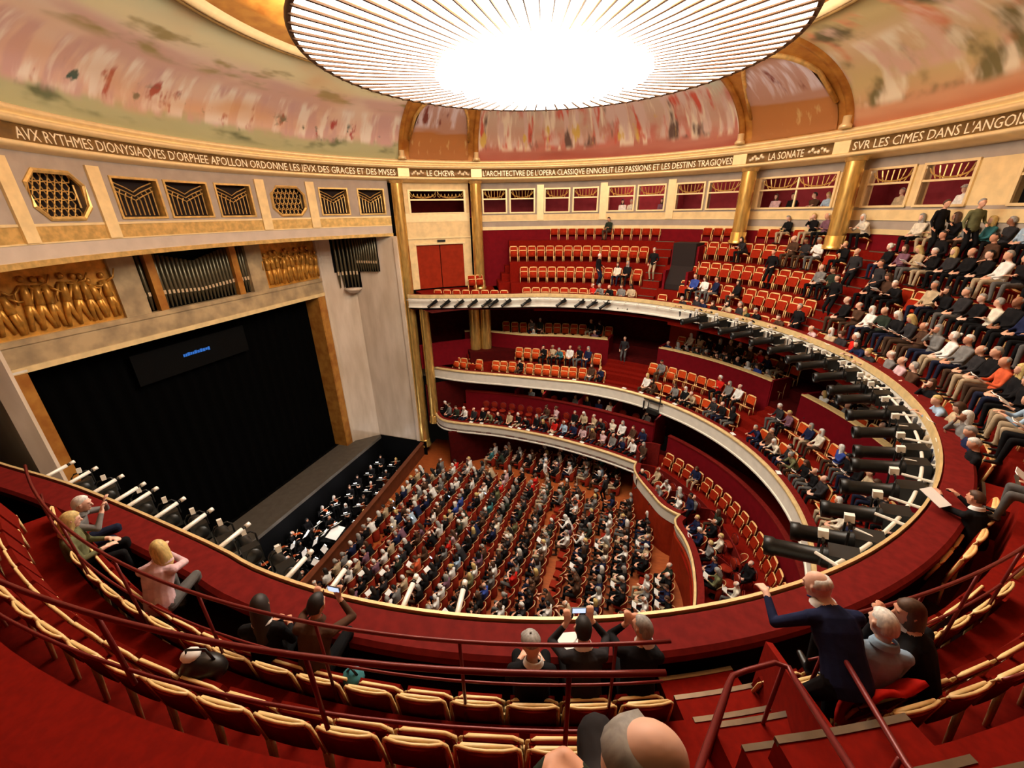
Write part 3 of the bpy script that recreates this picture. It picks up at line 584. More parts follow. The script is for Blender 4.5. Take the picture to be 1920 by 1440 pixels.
for k in range(nseg):
    i0 = int(k * (L - 1) / nseg); i1 = int((k + 1) * (L - 1) / nseg); seg = TOP[i0:i1 + 1]
    if len(seg) < 2 or not any(seen((p[0], p[1], 11.2), 400) for p in seg): continue
    b = MB(); b.sweep(seg, [(0.02, 11.24), (0.05, 11.28), (0.42, 11.26), (0.47, 11.22), (0.47, 11.12), (0.02, 11.12)], closed=True)
    o = build('velvet_pad', b, 'velvet', par)
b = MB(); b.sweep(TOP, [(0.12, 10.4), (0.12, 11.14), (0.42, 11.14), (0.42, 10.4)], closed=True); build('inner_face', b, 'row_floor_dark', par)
SECT = [(111.0, 62.5, [(11.5, 10.6), (12.4, 11.7), (13.3, 12.85), (14.35, 14.05)]),
        (62.5, -45.0, [(11.35, 10.45), (12.1, 11.35), (12.85, 12.25), (13.55, 13.2), (14.35, 14.1)]),
        (-45.0, -114.0, [(11.62, 10.8), (12.45, 11.45), (12.95, 12.4), (13.5, 12.9), (14.35, 14.05)])]
for (ta, tb, FLs) in SECT:
    r0 = 10.8
    for i, (r1, z) in enumerate(FLs):
        a0 = min(ta, 104.0) if i == 0 else ta; a1 = max(tb, -105.0) if i == 0 else tb
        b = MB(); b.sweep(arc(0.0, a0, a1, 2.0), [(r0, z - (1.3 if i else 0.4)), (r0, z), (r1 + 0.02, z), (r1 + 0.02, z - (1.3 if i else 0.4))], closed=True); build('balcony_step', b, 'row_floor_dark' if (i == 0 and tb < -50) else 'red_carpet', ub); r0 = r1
def sect(t):
    for (ta, tb, F_) in SECT:
        if tb <= t <= ta: return F_
    return SECT[0][2]
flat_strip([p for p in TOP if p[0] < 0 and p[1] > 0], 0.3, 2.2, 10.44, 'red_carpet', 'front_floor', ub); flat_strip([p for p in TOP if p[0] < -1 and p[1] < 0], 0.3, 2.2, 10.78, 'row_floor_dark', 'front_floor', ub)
b = MB(); b.sweep(arc(0.0, 136, 110.5, 2), [(12.4, 11.2), (14.2, 11.2), (14.2, 10.5), (12.4, 10.5)], closed=True); build('landing', b, 'red_carpet', ub)
for k in range(4):
    b = MB(); b.sweep(arc(0.0, 115.5 - k * 1.1, 110.8, 1), [(11.9 + k * 0.5, 11.2 + k * 0.45), (14.2, 11.2 + k * 0.45), (14.2, 11.0), (11.9 + k * 0.5, 11.0)], closed=True); build('end_step', b, 'red_carpet', ub)
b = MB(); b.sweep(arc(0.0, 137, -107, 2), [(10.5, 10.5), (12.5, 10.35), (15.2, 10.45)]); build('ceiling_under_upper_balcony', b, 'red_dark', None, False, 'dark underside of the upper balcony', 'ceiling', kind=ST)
# aisle stairs: half steps in the gaps between seat blocks
AISLES = [70.5, 27.5, -64.5, -28.0]
AW = 4.4
for a in AISLES:
    st = empty('aisle_stair', label={70.5: 'red carpeted aisle stair beside the dark stairwell', 27.5: 'red aisle stair among the packed rows', -64.5: 'red aisle stair with metal nosings below the camera', -28.0: 'red aisle stair at the back of the balcony'}[a], cat='stairs', kind=ST)
    FL = sect(a)
    for i in range(len(FL) - 1):
        r = FL[i][0]; z = FL[i][1]; rise = FL[i + 1][1] - z
        for k in range(2):
            z1 = z + rise * (k + 1) / 3; rr = r - 0.62 + 0.31 * k
            b = MB(); b.sweep(arc(0.0, a + AW / 2, a - AW / 2, 1.2), [(rr, z - 0.05), (rr, z1), (r + 0.01, z1), (r + 0.01, z - 0.05)], closed=True); build('stair_tread', b, 'red_carpet', st)
            b = MB(); b.sweep(arc(0.0, a + AW / 2, a - AW / 2, 1.2), [(rr - 0.012, z1 - 0.03), (rr - 0.012, z1 + 0.008), (rr + 0.03, z1 + 0.008), (rr + 0.03, z1 - 0.03)], closed=True); build('metal_nosing', b, 'nosing', st)
        b = MB(); b.sweep(arc(0.0, a + AW / 2, a - AW / 2, 1.2), [(r - 0.012, z + rise - 0.03), (r - 0.012, z + rise + 0.008), (r + 0.03, z + rise + 0.008), (r + 0.03, z + rise - 0.03)], closed=True); build('metal_nosing', b, 'nosing', st)
# stairwell (vomitory) on the far side
vo = empty('stairwell', label='dark red stairwell opening in the far upper balcony seats', cat='stairwell', kind=ST)
for t, m in ((66.9, 'red_wall'), (60.9, 'red_wall')):
    b = MB(); b.sweep(arc(0.0, t + 0.3, t - 0.3, 0.6), [(11.6, 11.6), (11.6, 12.7), (12.45, 12.7), (12.45, 13.9), (13.3, 13.95), (13.3, 11.6)], closed=True); build('side_wall', b, m, vo)
b = MB(); b.sweep(arc(0.0, 66.7, 61.1, 1), [(12.3, 12.86), (13.25, 12.86), (13.25, 14.06), (12.3, 14.06)], closed=True); build('opening_shade', b, 'dark_gap', vo)  # solid near-black block; the stairwell's inner shade is put into its colour
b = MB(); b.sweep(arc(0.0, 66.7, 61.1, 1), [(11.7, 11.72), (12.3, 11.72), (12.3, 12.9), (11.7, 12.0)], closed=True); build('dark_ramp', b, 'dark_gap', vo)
# safety rails along the rows
def hand_rail(R, z, t0, t1, foot, lab, posts=5, mid=0.5, name='safety_rail'):
    g = empty(name, label=lab, cat='railing', group='red safety rails of the upper balcony')
    for zz, nm, rr in ((z, 'top_tube', 0.017), (z - mid, 'mid_tube', 0.012)):
        P = [(*polar(R, t0 + (t1 - t0) * k / 30), zz) for k in range(31)]
        b = MB(); b.tube(P, rr, 8); build(nm, b, 'rail_red', g, True)
    for k in range(posts):
        t = t0 + (t1 - t0) * (k + 0.35) / posts; x, y = polar(R, t); b = MB(); b.tube([(x, y, z), (x, y, foot)], 0.015, 6); build('post', b, 'rail_red', g, True)
hand_rail(11.6, 12.5, -68.4, -112, 11.45, 'dark red two-tube rail left of the camera aisle, behind the front row', 7)
hand_rail(12.45, 13.5, -70.8, -110, 12.85, 'dark red two-tube rail left of the camera aisle, behind the second row', 6)
hand_rail(11.6, 12.5, -61.7, -46, 11.45, 'dark red two-tube rail right of the camera aisle, behind the front row', 4)
hand_rail(12.45, 13.5, -60.5, -47, 12.85, 'dark red two-tube rail right of the camera aisle, behind the second row', 3)
g = empty('stair_handrail', label='bent dark red stair handrail standing in the camera aisle', cat='railing')
b = MB(); b.tube([(4.16, -12.3, 13.45), (4.28, -11.97, 13.2), (4.64, -11.06, 12.58), (4.70, -10.93, 12.5), (4.80, -10.86, 12.5), (5.02, -10.73, 12.5), (5.11, -10.74, 12.5), (5.10, -10.9, 12.58), (4.99, -11.7, 13.15), (4.93, -12.2, 13.5)], 0.02, 8); build('top_tube', b, 'rail_red', g, True)
for p, q in (((5.08, -10.73, 12.5), (5.08, -10.73, 11.3)), ((4.70, -10.93, 12.5), (4.70, -10.93, 11.3)), ((4.2, -12.2, 13.38), (4.2, -12.2, 12.8))):
    b = MB(); b.tube([p, q], 0.016, 6); build('post', b, 'rail_red', g, True)
g = empty('stair_handrail', label='long dark red handrail along the right edge of the camera aisle', cat='railing')
b = MB(); b.tube([(5.49, -10.22, 12.45), (5.49, -10.3, 12.5), (5.51, -11.34, 12.72), (5.53, -12.0, 13.0), (5.54, -12.3, 13.5)], 0.02, 8); build('top_tube', b, 'rail_red', g, True)
for y_, z_, f_ in ((-10.35, 12.5, 11.4), (-11.3, 12.7, 11.6)):
    b = MB(); b.tube([(5.50, y_, z_), (5.50, y_, f_)], 0.016, 6); build('post', b, 'rail_red', g, True)
def qwall(a, c, za0, za1, zc0, zc1, th=0.06):
    a, c = Vector((*a, 0)), Vector((*c, 0)); n = (c - a).normalized().cross(Vector((0, 0, 1))) * th; b = MB()
    P = [a + Vector((0, 0, za0)), c + Vector((0, 0, zc0)), c + Vector((0, 0, zc1)), a + Vector((0, 0, za1))]
    b.add(P + [p + n for p in P], [(0, 1, 2, 3), (7, 6, 5, 4), (0, 4, 5, 1), (3, 2, 6, 7), (0, 3, 7, 4), (1, 5, 6, 2)]); return b
build('wall_aisle_side', qwall((5.33, -9.92), (5.36, -11.7), 10.8, 11.75, 12.3, 12.75), 'red_carpet', None, False, 'low red side panel along the right of the camera aisle', 'wall', kind=ST)
# ---- middle balcony
MID_PTS = [(-10.3, 9.55), (-9.5, 9.4), (-7.0, 9.15), (-3.9, 9.3)] + [polar(9.4, t) for t in range(95, -60, -6)]
MID = spline(MID_PTS, 0.35); ZM = 6.36
mbal = empty('middle_balcony', label='middle balcony of red steps behind the plain white front', cat='balcony', kind=ST)
b = MB(); b.sweep(MID, [(0.0, 5.58), (-0.04, 5.6), (-0.04, 5.66), (0, 5.68), (0, 6.24), (0.12, 6.24), (0.12, 5.58)], closed=True); build('white_front', b, 'fascia', mbal)
b = MB(); b.sweep(MID, [(-0.05, 6.24), (-0.05, 6.3), (0.0, ZM), (0.06, ZM), (0.06, 6.24)], closed=True); build('gilt_rail', b, 'gilt_edge', mbal)
b = MB(); b.sweep(MID, [(0.06, 6.3), (0.06, ZM - 0.01), (0.3, ZM - 0.01), (0.34, 6.3), (0.34, 5.7), (0.06, 5.7)], closed=True); build('velvet_ledge', b, 'velvet', mbal)
flat_strip(MID, 0.1, 1.25, 5.9, 'red_carpet', 'front_floor', mbal); 
b = MB(); b.sweep(MID, [(1.25, 5.7), (1.25, 6.6), (2.75, 6.6), (2.75, 5.7)], closed=True); build('balcony_step', b, 'red_carpet', mbal)
b = MB(); b.sweep(MID, [(-0.02, 5.57), (0.3, 5.5), (1.5, 5.3), (5.4, 5.35)]); build('ceiling_under_middle_balcony', b, 'soffit', None, False, 'tan underside of the middle balcony', 'ceiling', kind=ST)
PART = [(124.0, 81.5), (66.5, 36.0), (28.5, -28.0)]
def part_R(t): return 12.05 + 1.75 * max(0.0, min(1.0, (t - 104) / 16.0)) ** 1.6
def part_path(t0, t1): 
    n = max(2, int(abs(t1 - t0) / 1.5)); return spline([polar(part_R(t0 + (t1 - t0) * k / n), t0 + (t1 - t0) * k / n) for k in range(n + 1)], 0.4)
for k, (t0, t1) in enumerate(PART):
    pp = part_path(t0, t1); g = empty('rear_partition', label='crimson partition with pale ledge behind the middle balcony seats, %s' % ('left of the far stair', 'between the two stairs', 'right of the near stair')[k], cat='partition', kind=ST)
    b = MB(); b.sweep(pp, [(-0.05, 6.5), (-0.05, 8.28), (0.08, 8.28), (0.08, 6.5)], closed=True); build('panel', b, 'red_wall', g)
    b = MB(); b.sweep(pp, [(-0.09, 8.28), (-0.09, 8.34), (0.18, 8.34), (0.18, 8.28)], closed=True); build('ledge', b, 'chair_wood_pale', g)
    if k == 0: pp0_ = pp
    for tt in (t0, t1):
        if k == 0 and tt == t0: continue
        x, y = polar(12.6, tt); b = MB(); b.box((x, y, 7.45), (1.15, 0.12, 1.8), radians(tt)); build('end_wall', b, 'red_wall', g)
b = MB(); b.sweep(arc(0, 124, -28, 2), [(12.1, 6.5), (12.1, 7.3), (13.2, 7.3), (13.2, 7.75), (15.0, 7.75), (15.0, 6.5)], closed=True); build('rear_floor', b, 'red_dark', mbal)
for (a0, a1) in ((81.0, 67.0), (35.6, 28.9)):
    for k in range(4):
        b = MB(); b.sweep(arc(0, a0, a1, 1.5), [(11.0 + 0.42 * k, 6.0), (11.0 + 0.42 * k, 6.72 + 0.17 * k), (13.0, 6.72 + 0.17 * k), (13.0, 6.0)], closed=True); build('aisle_step', b, 'red_carpet', mbal)
    for k in range(3):
        b = MB(); b.sweep(arc(0, a0, a1, 1.5), [(9.95 + 0.36 * k, 5.8), (9.95 + 0.36 * k, 6.05 + 0.17 * k), (11.2, 6.05 + 0.17 * k), (11.2, 5.8)], closed=True); build('aisle_step', b, 'red_carpet', mbal)
b = MB(); b.sweep(arc(15.0, 138, -40, 3), [(0, 5.4), (0, 10.45)]); build('wall_middle_back', b, 'red_dark', None, False, 'dark red back wall of the middle balcony', 'wall', kind=ST)
b = MB(); b.sweep(arc(0, 138, 121.5, 2), [(12.9, 6.4), (12.9, 8.0), (13.0, 8.0), (13.0, 6.4)], closed=True); build('wall_middle_end', b, 'red_wall', None, False, 'crimson low wall at the stage end of the middle balcony', 'wall', kind=ST)
for k in range(3):
    b = MB(); b.sweep(arc(0, 124.5, 118.5, 1.5), [(11.9 + 0.35 * k, 5.9), (11.9 + 0.35 * k, 6.5 + 0.25 * k), (13.2, 6.5 + 0.25 * k), (13.2, 5.9)], closed=True); build('end_step', b, 'red_carpet', mbal)
x, y = polar(14.2, 64.3); b = MB(); b.box((x, y, 8.9), (0.3, 1.6, 3.0), radians(64)); build('wall_middle_pier', b, 'box_red', None, False, 'orange red pier in the dark behind the middle balcony stair', 'wall', kind=ST)
# ---- lower balcony and boxes
LOW_PTS = [(-9.6, 9.6), (-8.9, 8.6), (-8.2, 7.95), (-7.2, 7.75), (-4.4, 7.93), (-2.3, 7.85), (-0.2, 7.6), (2.3, 7.0), (4.2, 6.3)]
LOW = spline(LOW_PTS, 0.3); ZL = 3.36
lb = empty('lower_balcony', label='lowest balcony with white front above the stalls', cat='balcony', kind=ST)
b = MB(); b.sweep(LOW, [(0, 2.62), (-0.04, 2.64), (-0.04, 2.7), (0, 2.72), (0, 3.24), (0.12, 3.24), (0.12, 2.62)], closed=True); build('white_front', b, 'fascia', lb)
b = MB(); b.sweep(LOW, [(-0.05, 3.24), (-0.05, 3.3), (0.0, ZL), (0.06, ZL), (0.06, 3.24)], closed=True); build('gilt_rail', b, 'gilt_edge', lb)
b = MB(); b.sweep(LOW, [(0.06, 3.3), (0.06, ZL - .01), (0.28, ZL - .01), (0.3, 3.3), (0.3, 2.7), (0.06, 2.7)], closed=True); build('velvet_ledge', b, 'velvet', lb)
b = MB(); b.sweep(LOW, [(0.0, 2.62), (0.0, 2.85), (1.1, 2.85), (1.1, 3.3), (2.1, 3.3), (2.1, 3.7), (4.2, 3.7), (4.2, 2.5)], closed=True); build('balcony_step', b, 'red_carpet', lb)
PL = [p for p in LOW if p[0] > -7.6]
g = empty('rear_partition', label='red partition with pink ledge behind the lower balcony seats', cat='partition', kind=ST)
b = MB(); b.sweep(PL, [(2.0, 3.3), (2.0, 4.66), (2.1, 4.66), (2.1, 3.3)], closed=True); build('panel', b, 'red_wall', g)
b = MB(); b.sweep(PL, [(1.96, 4.66), (1.96, 4.72), (2.2, 4.72), (2.2, 4.66)], closed=True); build('ledge', b, 'velvet', g)
for k in range(5):
    i = int((0.45 + 0.55 * k / 4) * (len(LOW) - 1)); x, y, nx, ny = LOW[i]; b = MB(); b.box((x + nx * 2.9, y + ny * 2.9, 4.35), (1.7, 0.08, 1.3), atan2(ny, nx)); build('box_divider', b, 'red_wall', g)
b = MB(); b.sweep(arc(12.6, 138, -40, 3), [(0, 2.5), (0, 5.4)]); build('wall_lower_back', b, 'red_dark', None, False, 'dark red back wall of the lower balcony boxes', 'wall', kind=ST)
BOX1 = spline([(4.2, 6.3), (4.12, 5.9), (4.2, 5.35), (4.5, 4.68), (4.95, 3.9), (5.4, 3.15), (5.9, 2.75), (6.2, 2.64)], 0.15)
BOX2 = spline([(6.2, 2.64), (6.0, 2.3), (6.0, 1.9), (6.25, 1.3), (6.42, 0.7), (6.52, -0.1), (6.52, -1.2), (6.4, -2.2), (6.2, -2.64)], 0.15)
for k, bp_ in enumerate((BOX1, BOX2)):
    g = empty('box_front', label='curved red box front with %s at the back of the stalls' % ('broad white band' if k == 0 else 'narrow gilt edge'), cat='box front', kind=ST)
    b = MB(); b.sweep(bp_, [(0.0, 0.4), (0.0, 2.72), (0.1, 2.72), (0.1, 0.4)], closed=True); build('red_panel', b, 'box_red', g)
    b = MB(); b.sweep(bp_, [(-0.02, 2.72 if k == 0 else 3.05), (-0.02, 3.26), (0.1, 3.26), (0.1, 2.72)], closed=True); build('white_band', b, 'fascia', g)
    b = MB(); b.sweep(bp_, [(-0.06, 3.26), (-0.06, 3.34), (0.02, ZL), (0.05, 3.26)], closed=True); build('gilt_edge', b, 'gilt_edge', g)
    b = MB(); b.sweep(bp_, [(0.05, 3.26), (0.05, ZL), (0.28, ZL), (0.28, 2.6), (0.1, 2.6)], closed=True); build('velvet_ledge', b, 'velvet', g)
b = MB(); b.sweep(arc(0, 58, -40, 2), [(7.6, 2.55), (12.6, 2.55), (12.6, 2.35), (7.6, 2.35)], closed=True); b.add([(4.2, 6.3, 2.54), (4.5, 4.7, 2.54), (5.5, 3.1, 2.54), (6.2, 2.6, 2.54), (6.1, 1.8, 2.54), (6.5, 0, 2.54), (6.4, -2.5, 2.54), (7.6 * cos(radians(-20)), 7.6 * sin(radians(-20)), 2.54), (7.7, 0, 2.54), (7.7 * cos(.35), 7.7 * sin(.35), 2.54), (7.7 * cos(.7), 7.7 * sin(.7), 2.54), (7.7 * cos(1.0), 7.7 * sin(1.0), 2.54)], [(0, 1, 11), (1, 2, 10, 11), (2, 3, 9, 10), (3, 4, 9), (4, 5, 8, 9), (5, 6, 7, 8)]); build('floor_boxes', b, 'red_carpet', None, False, 'red carpet floor of the boxes behind the stalls', 'floor', kind=ST, fix=False)
g = empty('rear_partition', label='red partition with bench row behind the boxes at the back', cat='partition', kind=ST)
b = MB(); b.sweep(arc(9.7, 54, -30, 1.5), [(0, 2.5), (0, 4.3), (0.1, 4.3), (0.1, 2.5)], closed=True); build('panel', b, 'red_wall', g)
b = MB(); b.sweep(arc(9.7, 54, -30, 1.5), [(-0.04, 4.3), (-0.04, 4.36), (0.18, 4.36), (0.18, 4.3)], closed=True); build('ledge', b, 'velvet', g)
b = MB(); b.sweep(arc(8.35, 50, 4, 1.5), [(0, 2.5), (0, 3.1), (0.05, 3.1), (0.05, 2.5)], closed=True); build('kerb_rail', b, 'velvet', g)
for k, (t, r0_, r1_) in enumerate(((52, 7.0, 8.4), (43.5, 6.75, 8.2), (34, 6.6, 8.2), (23.5, 6.8, 9.0), (3, 6.7, 8.0))):
    x, y = polar((r0_ + r1_) / 2, t); b = MB(); n = 8
    V = []
    for j in range(n + 1):
        u = j / n; r = r0_ + (r1_ - r0_) * u; z = 3.34 - 0.0 * u; xx, yy = polar(r, t + 2.5 * sin(u * pi)); V += [(xx, yy, 2.5), (xx, yy, z - 0.35 * u * u)]
    for dx in (0, 1): b.add([(v[0] + dx * 0.07 * -sin(radians(t)), v[1] + dx * 0.07 * cos(radians(t)), v[2]) for v in V], [(2 * j, 2 * j + 1, 2 * j + 3, 2 * j + 2) for j in range(n)])
    o = len(b.v) // 2; b.f += [(2 * j + 1, 2 * j + 3, o + 2 * j + 3, o + 2 * j + 1) for j in range(n)]; b.m += [0] * n
    build('box_divider', b, 'velvet', None, False, 'low curved red divider between boxes, %s from the white balcony front' % ORD(k + 1), 'divider', kind=ST)
# rounded tub wall at the corner of the first box
b = MB(); b.sweep(arc(0.75, 60, 215, 12, 4.95, 6.75), [(0, 2.55), (0, 3.95), (0.07, 3.95), (0.07, 2.55)], closed=True); build('box_screen', b, 'velvet', None, False, 'rounded crimson screen wall at the corner of the first box', 'screen wall', kind=ST)
# small practical lamps under the balconies
for t, R, z, e in ((112, 12.2, 10.2, 5), (95, 12.4, 10.2, 5), (60, 12.4, 10.2, 9), (45, 12.4, 10.2, 9), (20, 12.4, 10.2, 8), (5, 12.4, 10.2, 8), (120, 10.6, 5.15, 8), (100, 10.3, 5.15, 8), (80, 10.3, 5.15, 8), (60, 10.3, 5.15, 8), (35, 10.3, 5.15, 8), (15, 10.3, 5.15, 6), (110, 9.2, 2.4, 8), (85, 9.2, 2.4, 8)):
    lamp('soffit_lamp', 'POINT', (*polar(R, t), z), e, (1, 0.7, 0.5), 0.1)
# ================================================================== SEATS
def balcony_chair(kind):
    wood, red = {'far': ('chair_wood', 'chair_red'), 'near': ('chair_wood_pale', 'chair_red_shaded'), 'mid': ('chair_wood', 'chair_orange')}[kind]
    r = empty('balcony_chair')
    w, h = 0.235, 0.88; q_ = 0.62 if kind == 'near' else 1.0
    b = MB(); b.tube([(-w, -0.2, 0.40), (-w, -0.23, 0.66), (-w + 0.01, -0.25, h - 0.05), (-w + 0.06, -0.255, h), (w - 0.06, -0.255, h), (w - 0.01, -0.25, h - 0.05), (w, -0.23, 0.66), (w, -0.2, 0.40)], 0.024 * q_, 6)
    b.tube([(-w + .03, -0.265, h), (-w * .5, -0.285, h + 0.008), (0, -0.292, h + 0.012), (w * .5, -0.285, h + 0.008), (w - .03, -0.265, h)], 0.021 * q_, 6)
    build('back_frame', b, wood, r, True)
    b = MB(); n = 6; V = []
    for k in range(n + 1):
        x = -w + 0.025 + (2 * w - 0.05) * k / n; bow = 0.03 * (1 - (2 * k / n - 1) ** 2)
        V += [(x, -0.175 - bow * 0.3, 0.50), (x, -0.225 - bow, h - 0.03), (x, -0.235 - bow * 0.3, 0.50), (x, -0.275 - bow, h - 0.03)]
    F = []
    for k in range(n):
        o = 4 * k; F += [(o, o + 4, o + 5, o + 1), (o + 2, o + 3, o + 7, o + 6), (o + 1, o + 5, o + 7, o + 3), (o, o + 2, o + 6, o + 4)]
    F += [(0, 1, 3, 2), (4 * n, 4 * n + 2, 4 * n + 3, 4 * n + 1)]
    b.add(V, F); build('back_cushion', b, red, r)
    # tipped-up seat
    b = MB(); b.box((0, 0, 0), (2 * w - 0.05, 0.07, 0.36), mtx=Matrix.Translation((0, -0.03, 0.46)) @ Matrix.Rotation(radians(14), 4, 'X')); build('seat_cushion', b, red, r)
    b = MB(); b.tube([(-w, -0.02, 0.3), (-w, -0.08, 0.6), (-w + 0.07, -0.09, 0.66), (w - 0.07, -0.09, 0.66), (w, -0.08, 0.6), (w, -0.02, 0.3), (-w, -0.02, 0.3)], 0.024 * q_, 5); build('seat_frame', b, wood, r, True)
    for s in (-1, 1):
        b = MB(); b.tube([(s * w, 0.02, 0.32), (s * w, 0.03, 0.0)], 0.022, 6, r1=0.016); build('leg', b, wood, r, True)
        b = MB(); b.tube([(s * w, -0.2, 0.42), (s * w, -0.24, 0.0)], 0.022, 6, r1=0.016); build('leg', b, wood, r, True)
    return r
def tub_seat():
    r = empty('stalls_seat')
    b = MB(); n = 12; V = []
    for k in range(n + 1):
        a = pi * k / n; x = 0.232 * cos(a); y = -0.06 - 0.22 * sin(a); z = 0.58 + 0.24 * sin(a) ** 0.6
        x2 = 0.185 * cos(a); y2 = -0.06 - 0.18 * sin(a)
        V += [(x, y, 0.12), (x, y, z), (x2, y2, z), (x2, y2, 0.36)]
    F = []
    for k in range(n):
        o = 4 * k; F += [(o, o + 1, o + 5, o + 4), (o + 1, o + 2, o + 6, o + 5), (o + 2, o + 3, o + 7, o + 6)]
    F += [(0, 3, 2, 1), (4 * n, 4 * n + 1, 4 * n + 2, 4 * n + 3)]
    b.add(V, F); build('tub_back', b, 'stall_red', r, True)
    b = MB(); b.tube([(0.232 * cos(pi * k / n), -0.06 - 0.225 * sin(pi * k / n), 0.585 + 0.24 * sin(pi * k / n) ** 0.6) for k in range(n + 1)], 0.014, 5); build('wood_rim', b, 'gilt_edge', r, True)
    b = MB(); b.box((0, 0.02, 0.38), (0.37, 0.42, 0.12)); build('seat_cushion', b, 'stall_red', r)
    b = MB(); b.lathe((0, 0, 0), [(0.16, 0), (0.16, 0.02), (0.04, 0.05), (0.04, 0.33)], 8); build('pedestal', b, 'black_metal', r, True)
    return r
def round_chair():
    r = empty('round_back_chair')
    b = MB(); ring = [(0.22 * cos(2 * pi * k / 18), -0.22 - 0.03 * sin(2 * pi * k / 18), 0.68 + 0.22 * sin(2 * pi * k / 18)) for k in range(19)]
    b.tube(ring, 0.022, 5, caps=False); build('back_frame', b, 'rail_red', r, True)
    b = MB(); b.ball((0, -0.2, 0.68), (0.205, 0.03, 0.205), 14, 8); build('back_cushion', b, 'stall_red', r, True)
    b = MB(); b.lathe((0, 0, 0), [(0.0, 0.47), (0.2, 0.46), (0.23, 0.42), (0.22, 0.38), (0, 0.37)], 14); build('seat_cushion', b, 'stall_red', r, True)
    for x, y in ((-0.16, -0.18), (0.16, -0.18), (-0.16, 0.16), (0.16, 0.16)):
        b = MB(); b.tube([(x, y, 0.4), (x * 1.1, y * 1.1, 0)], 0.018, 5); build('leg', b, 'rail_red', r)
    return r
proto = {k: balcony_chair(k) for k in ('far', 'near', 'mid')}
proto['tub'] = tub_seat(); proto['round'] = round_chair()
SEATS = []      # (proto, pos, rz, description, occupied flag, row id, index)
ROWN = ('front', 'second', 'third', 'fourth', 'fifth')
def in_gap(t, gaps): return any(abs(t - a) < w for a, w in gaps)
TOPROWS = []
gaps_top = [(70.5, 2.6), (27.5, 2.6), (-28.0, 2.6)]
for si, (ta, tb, FLs) in enumerate(SECT):
    for i, (r1, z) in enumerate(FLs):
        R = r1 - (0.5 if i == 0 else 0.55) if si < 2 else (11.32, 11.95, 12.75, 13.3, 13.8)[i]
        if si == 2 and i >= 2: continue
        t = (ta if si else (107.5, 108.2, 111.0, 100.2)[i]) - 1.2; d = degrees((0.555 if si < 2 else 0.5) / R); idx = 0
        if si == 2: t = -46.3
        while t > tb + 0.8:
            if si == 2 and -68.8 < t < -61.5: t = -68.8 if i == 0 else -70.6
            ok = not in_gap(t, gaps_top)
            if si == 0 and i >= 1 and 60 < t < 67.5: ok = False
            if ok and i < 4:
                p = (*polar(R, t), z)
                if seen((p[0], p[1], z + 0.6), 200):
                    idx += 1; SEATS.append(['near' if si == 2 else 'far', p, radians(t + 90), ('upper balcony', ROWN[i] + ' row', 'far block' if si == 0 else 'back block' if si == 1 else 'camera side'), ('T', si, i), idx, t])
            t -= d
# last row of the upper balcony under the gallery (far block already has it); back block fifth row
for (t_hi, t_lo, R, z) in ((62.0, 30.5, 13.85, 14.1), (24.5, -6.0, 13.85, 14.1)):
    t = t_hi; idx = 0
    while t > t_lo:
        if abs(t - 54.1) > 2.0 and abs(t - 35.2) > 2.0:
            p = (*polar(R, t), z)
            if seen((p[0], p[1], z + .6), 200): idx += 1; SEATS.append(['far', p, radians(t + 90), ('upper balcony', 'last row', ''), ('T', 1, 4), idx, t])
        t -= degrees(0.555 / R)
# side seats near the red door and front-left extension
for k, t in enumerate((121.8, 119.6)): SEATS.append(['far', (*polar(12.75, t), 11.2), radians(t + 90), ('upper balcony', 'pair', 'beside the red door'), ('T', 9, 0), k + 1, t])
for k in range(8):
    p = (-8.4 + 0.58 * k, 9.2 + 0.10 * k, 10.5); SEATS.append(['far', p, radians(180 + 6), ('upper balcony', 'front row', 'stage end block'), ('T', 9, 1), k + 1, 130])
# middle balcony: seats follow the white front
def along(path, off, pitch, s0=0.0):
    out = []; acc = -s0; last = None
    for (x, y, nx, ny) in path:
        q = Vector((x + nx * off, y + ny * off))
        if last is not None: acc += (q - last).length
        last = q
        if acc >= pitch or (not out and acc >= 0): acc -= pitch if out else 0; out.append((q.x, q.y, atan2(ny, nx)))
    return out
MIDf = spline(MID_PTS, 0.05)
for i, (off, z) in enumerate(((0.85, 5.9), (1.8, 6.6))):
    idx = 0
    for (x, y, a) in along(MIDf, off, 0.56):
        t = degrees(atan2(y, x))
        if 67 < t < (81.5 if i else 78): continue
        if 29 < t < 36 or t < -14: continue
        if x < -5.2 + 1.2 * i and not (i == 0 and -8.2 < x < -6.2) and not (i == 1 and -7.4 < x < -6.7): continue
        idx += 1; SEATS.append(['mid', (x, y, z), a + pi / 2, ('middle balcony', ROWN[i] + ' row', 'behind the white front'), ('M', 0, i), idx, t])
for i, (R, z) in enumerate(((12.6, 7.3), (13.6, 7.75))):
    t = 112.0; idx = 0
    while t > -12:
        if not (66 < t < 82 or 28 < t < 36.5):
            Rr = R + part_R(t) - 12.05; idx += 1; SEATS.append(['mid', (*polar(Rr, t), z), radians(t + 90), ('middle balcony', ROWN[i] + ' row', 'behind the crimson partition'), ('MB', 0, i), idx, t])
        t -= degrees(0.57 / R)
LOWf = spline(LOW_PTS, 0.05)
for i, (off, z) in enumerate(((0.72, 2.85), (1.5, 3.3))):
    idx = 0
    for (x, y, a) in along(LOWf, off, 0.6):
        if x < (-8.4 if i == 0 else -5.8): continue
        idx += 1; SEATS.append(['round', (x, y, z), a + pi / 2, ('lower balcony', ROWN[i] + ' row', 'above the stalls'), ('L', 0, i), idx, degrees(atan2(y, x))])
idx = 0
for (x, y, a) in along(LOWf, 2.75, 0.75):
    if x < -3.5: continue
    idx += 1; SEATS.append(['round', (x, y, 3.7), a + pi / 2, ('lower balcony', 'box row', 'behind the red partition'), ('LB', 0, 0), idx, degrees(atan2(y, x))])
idx = 0; t = 51.5
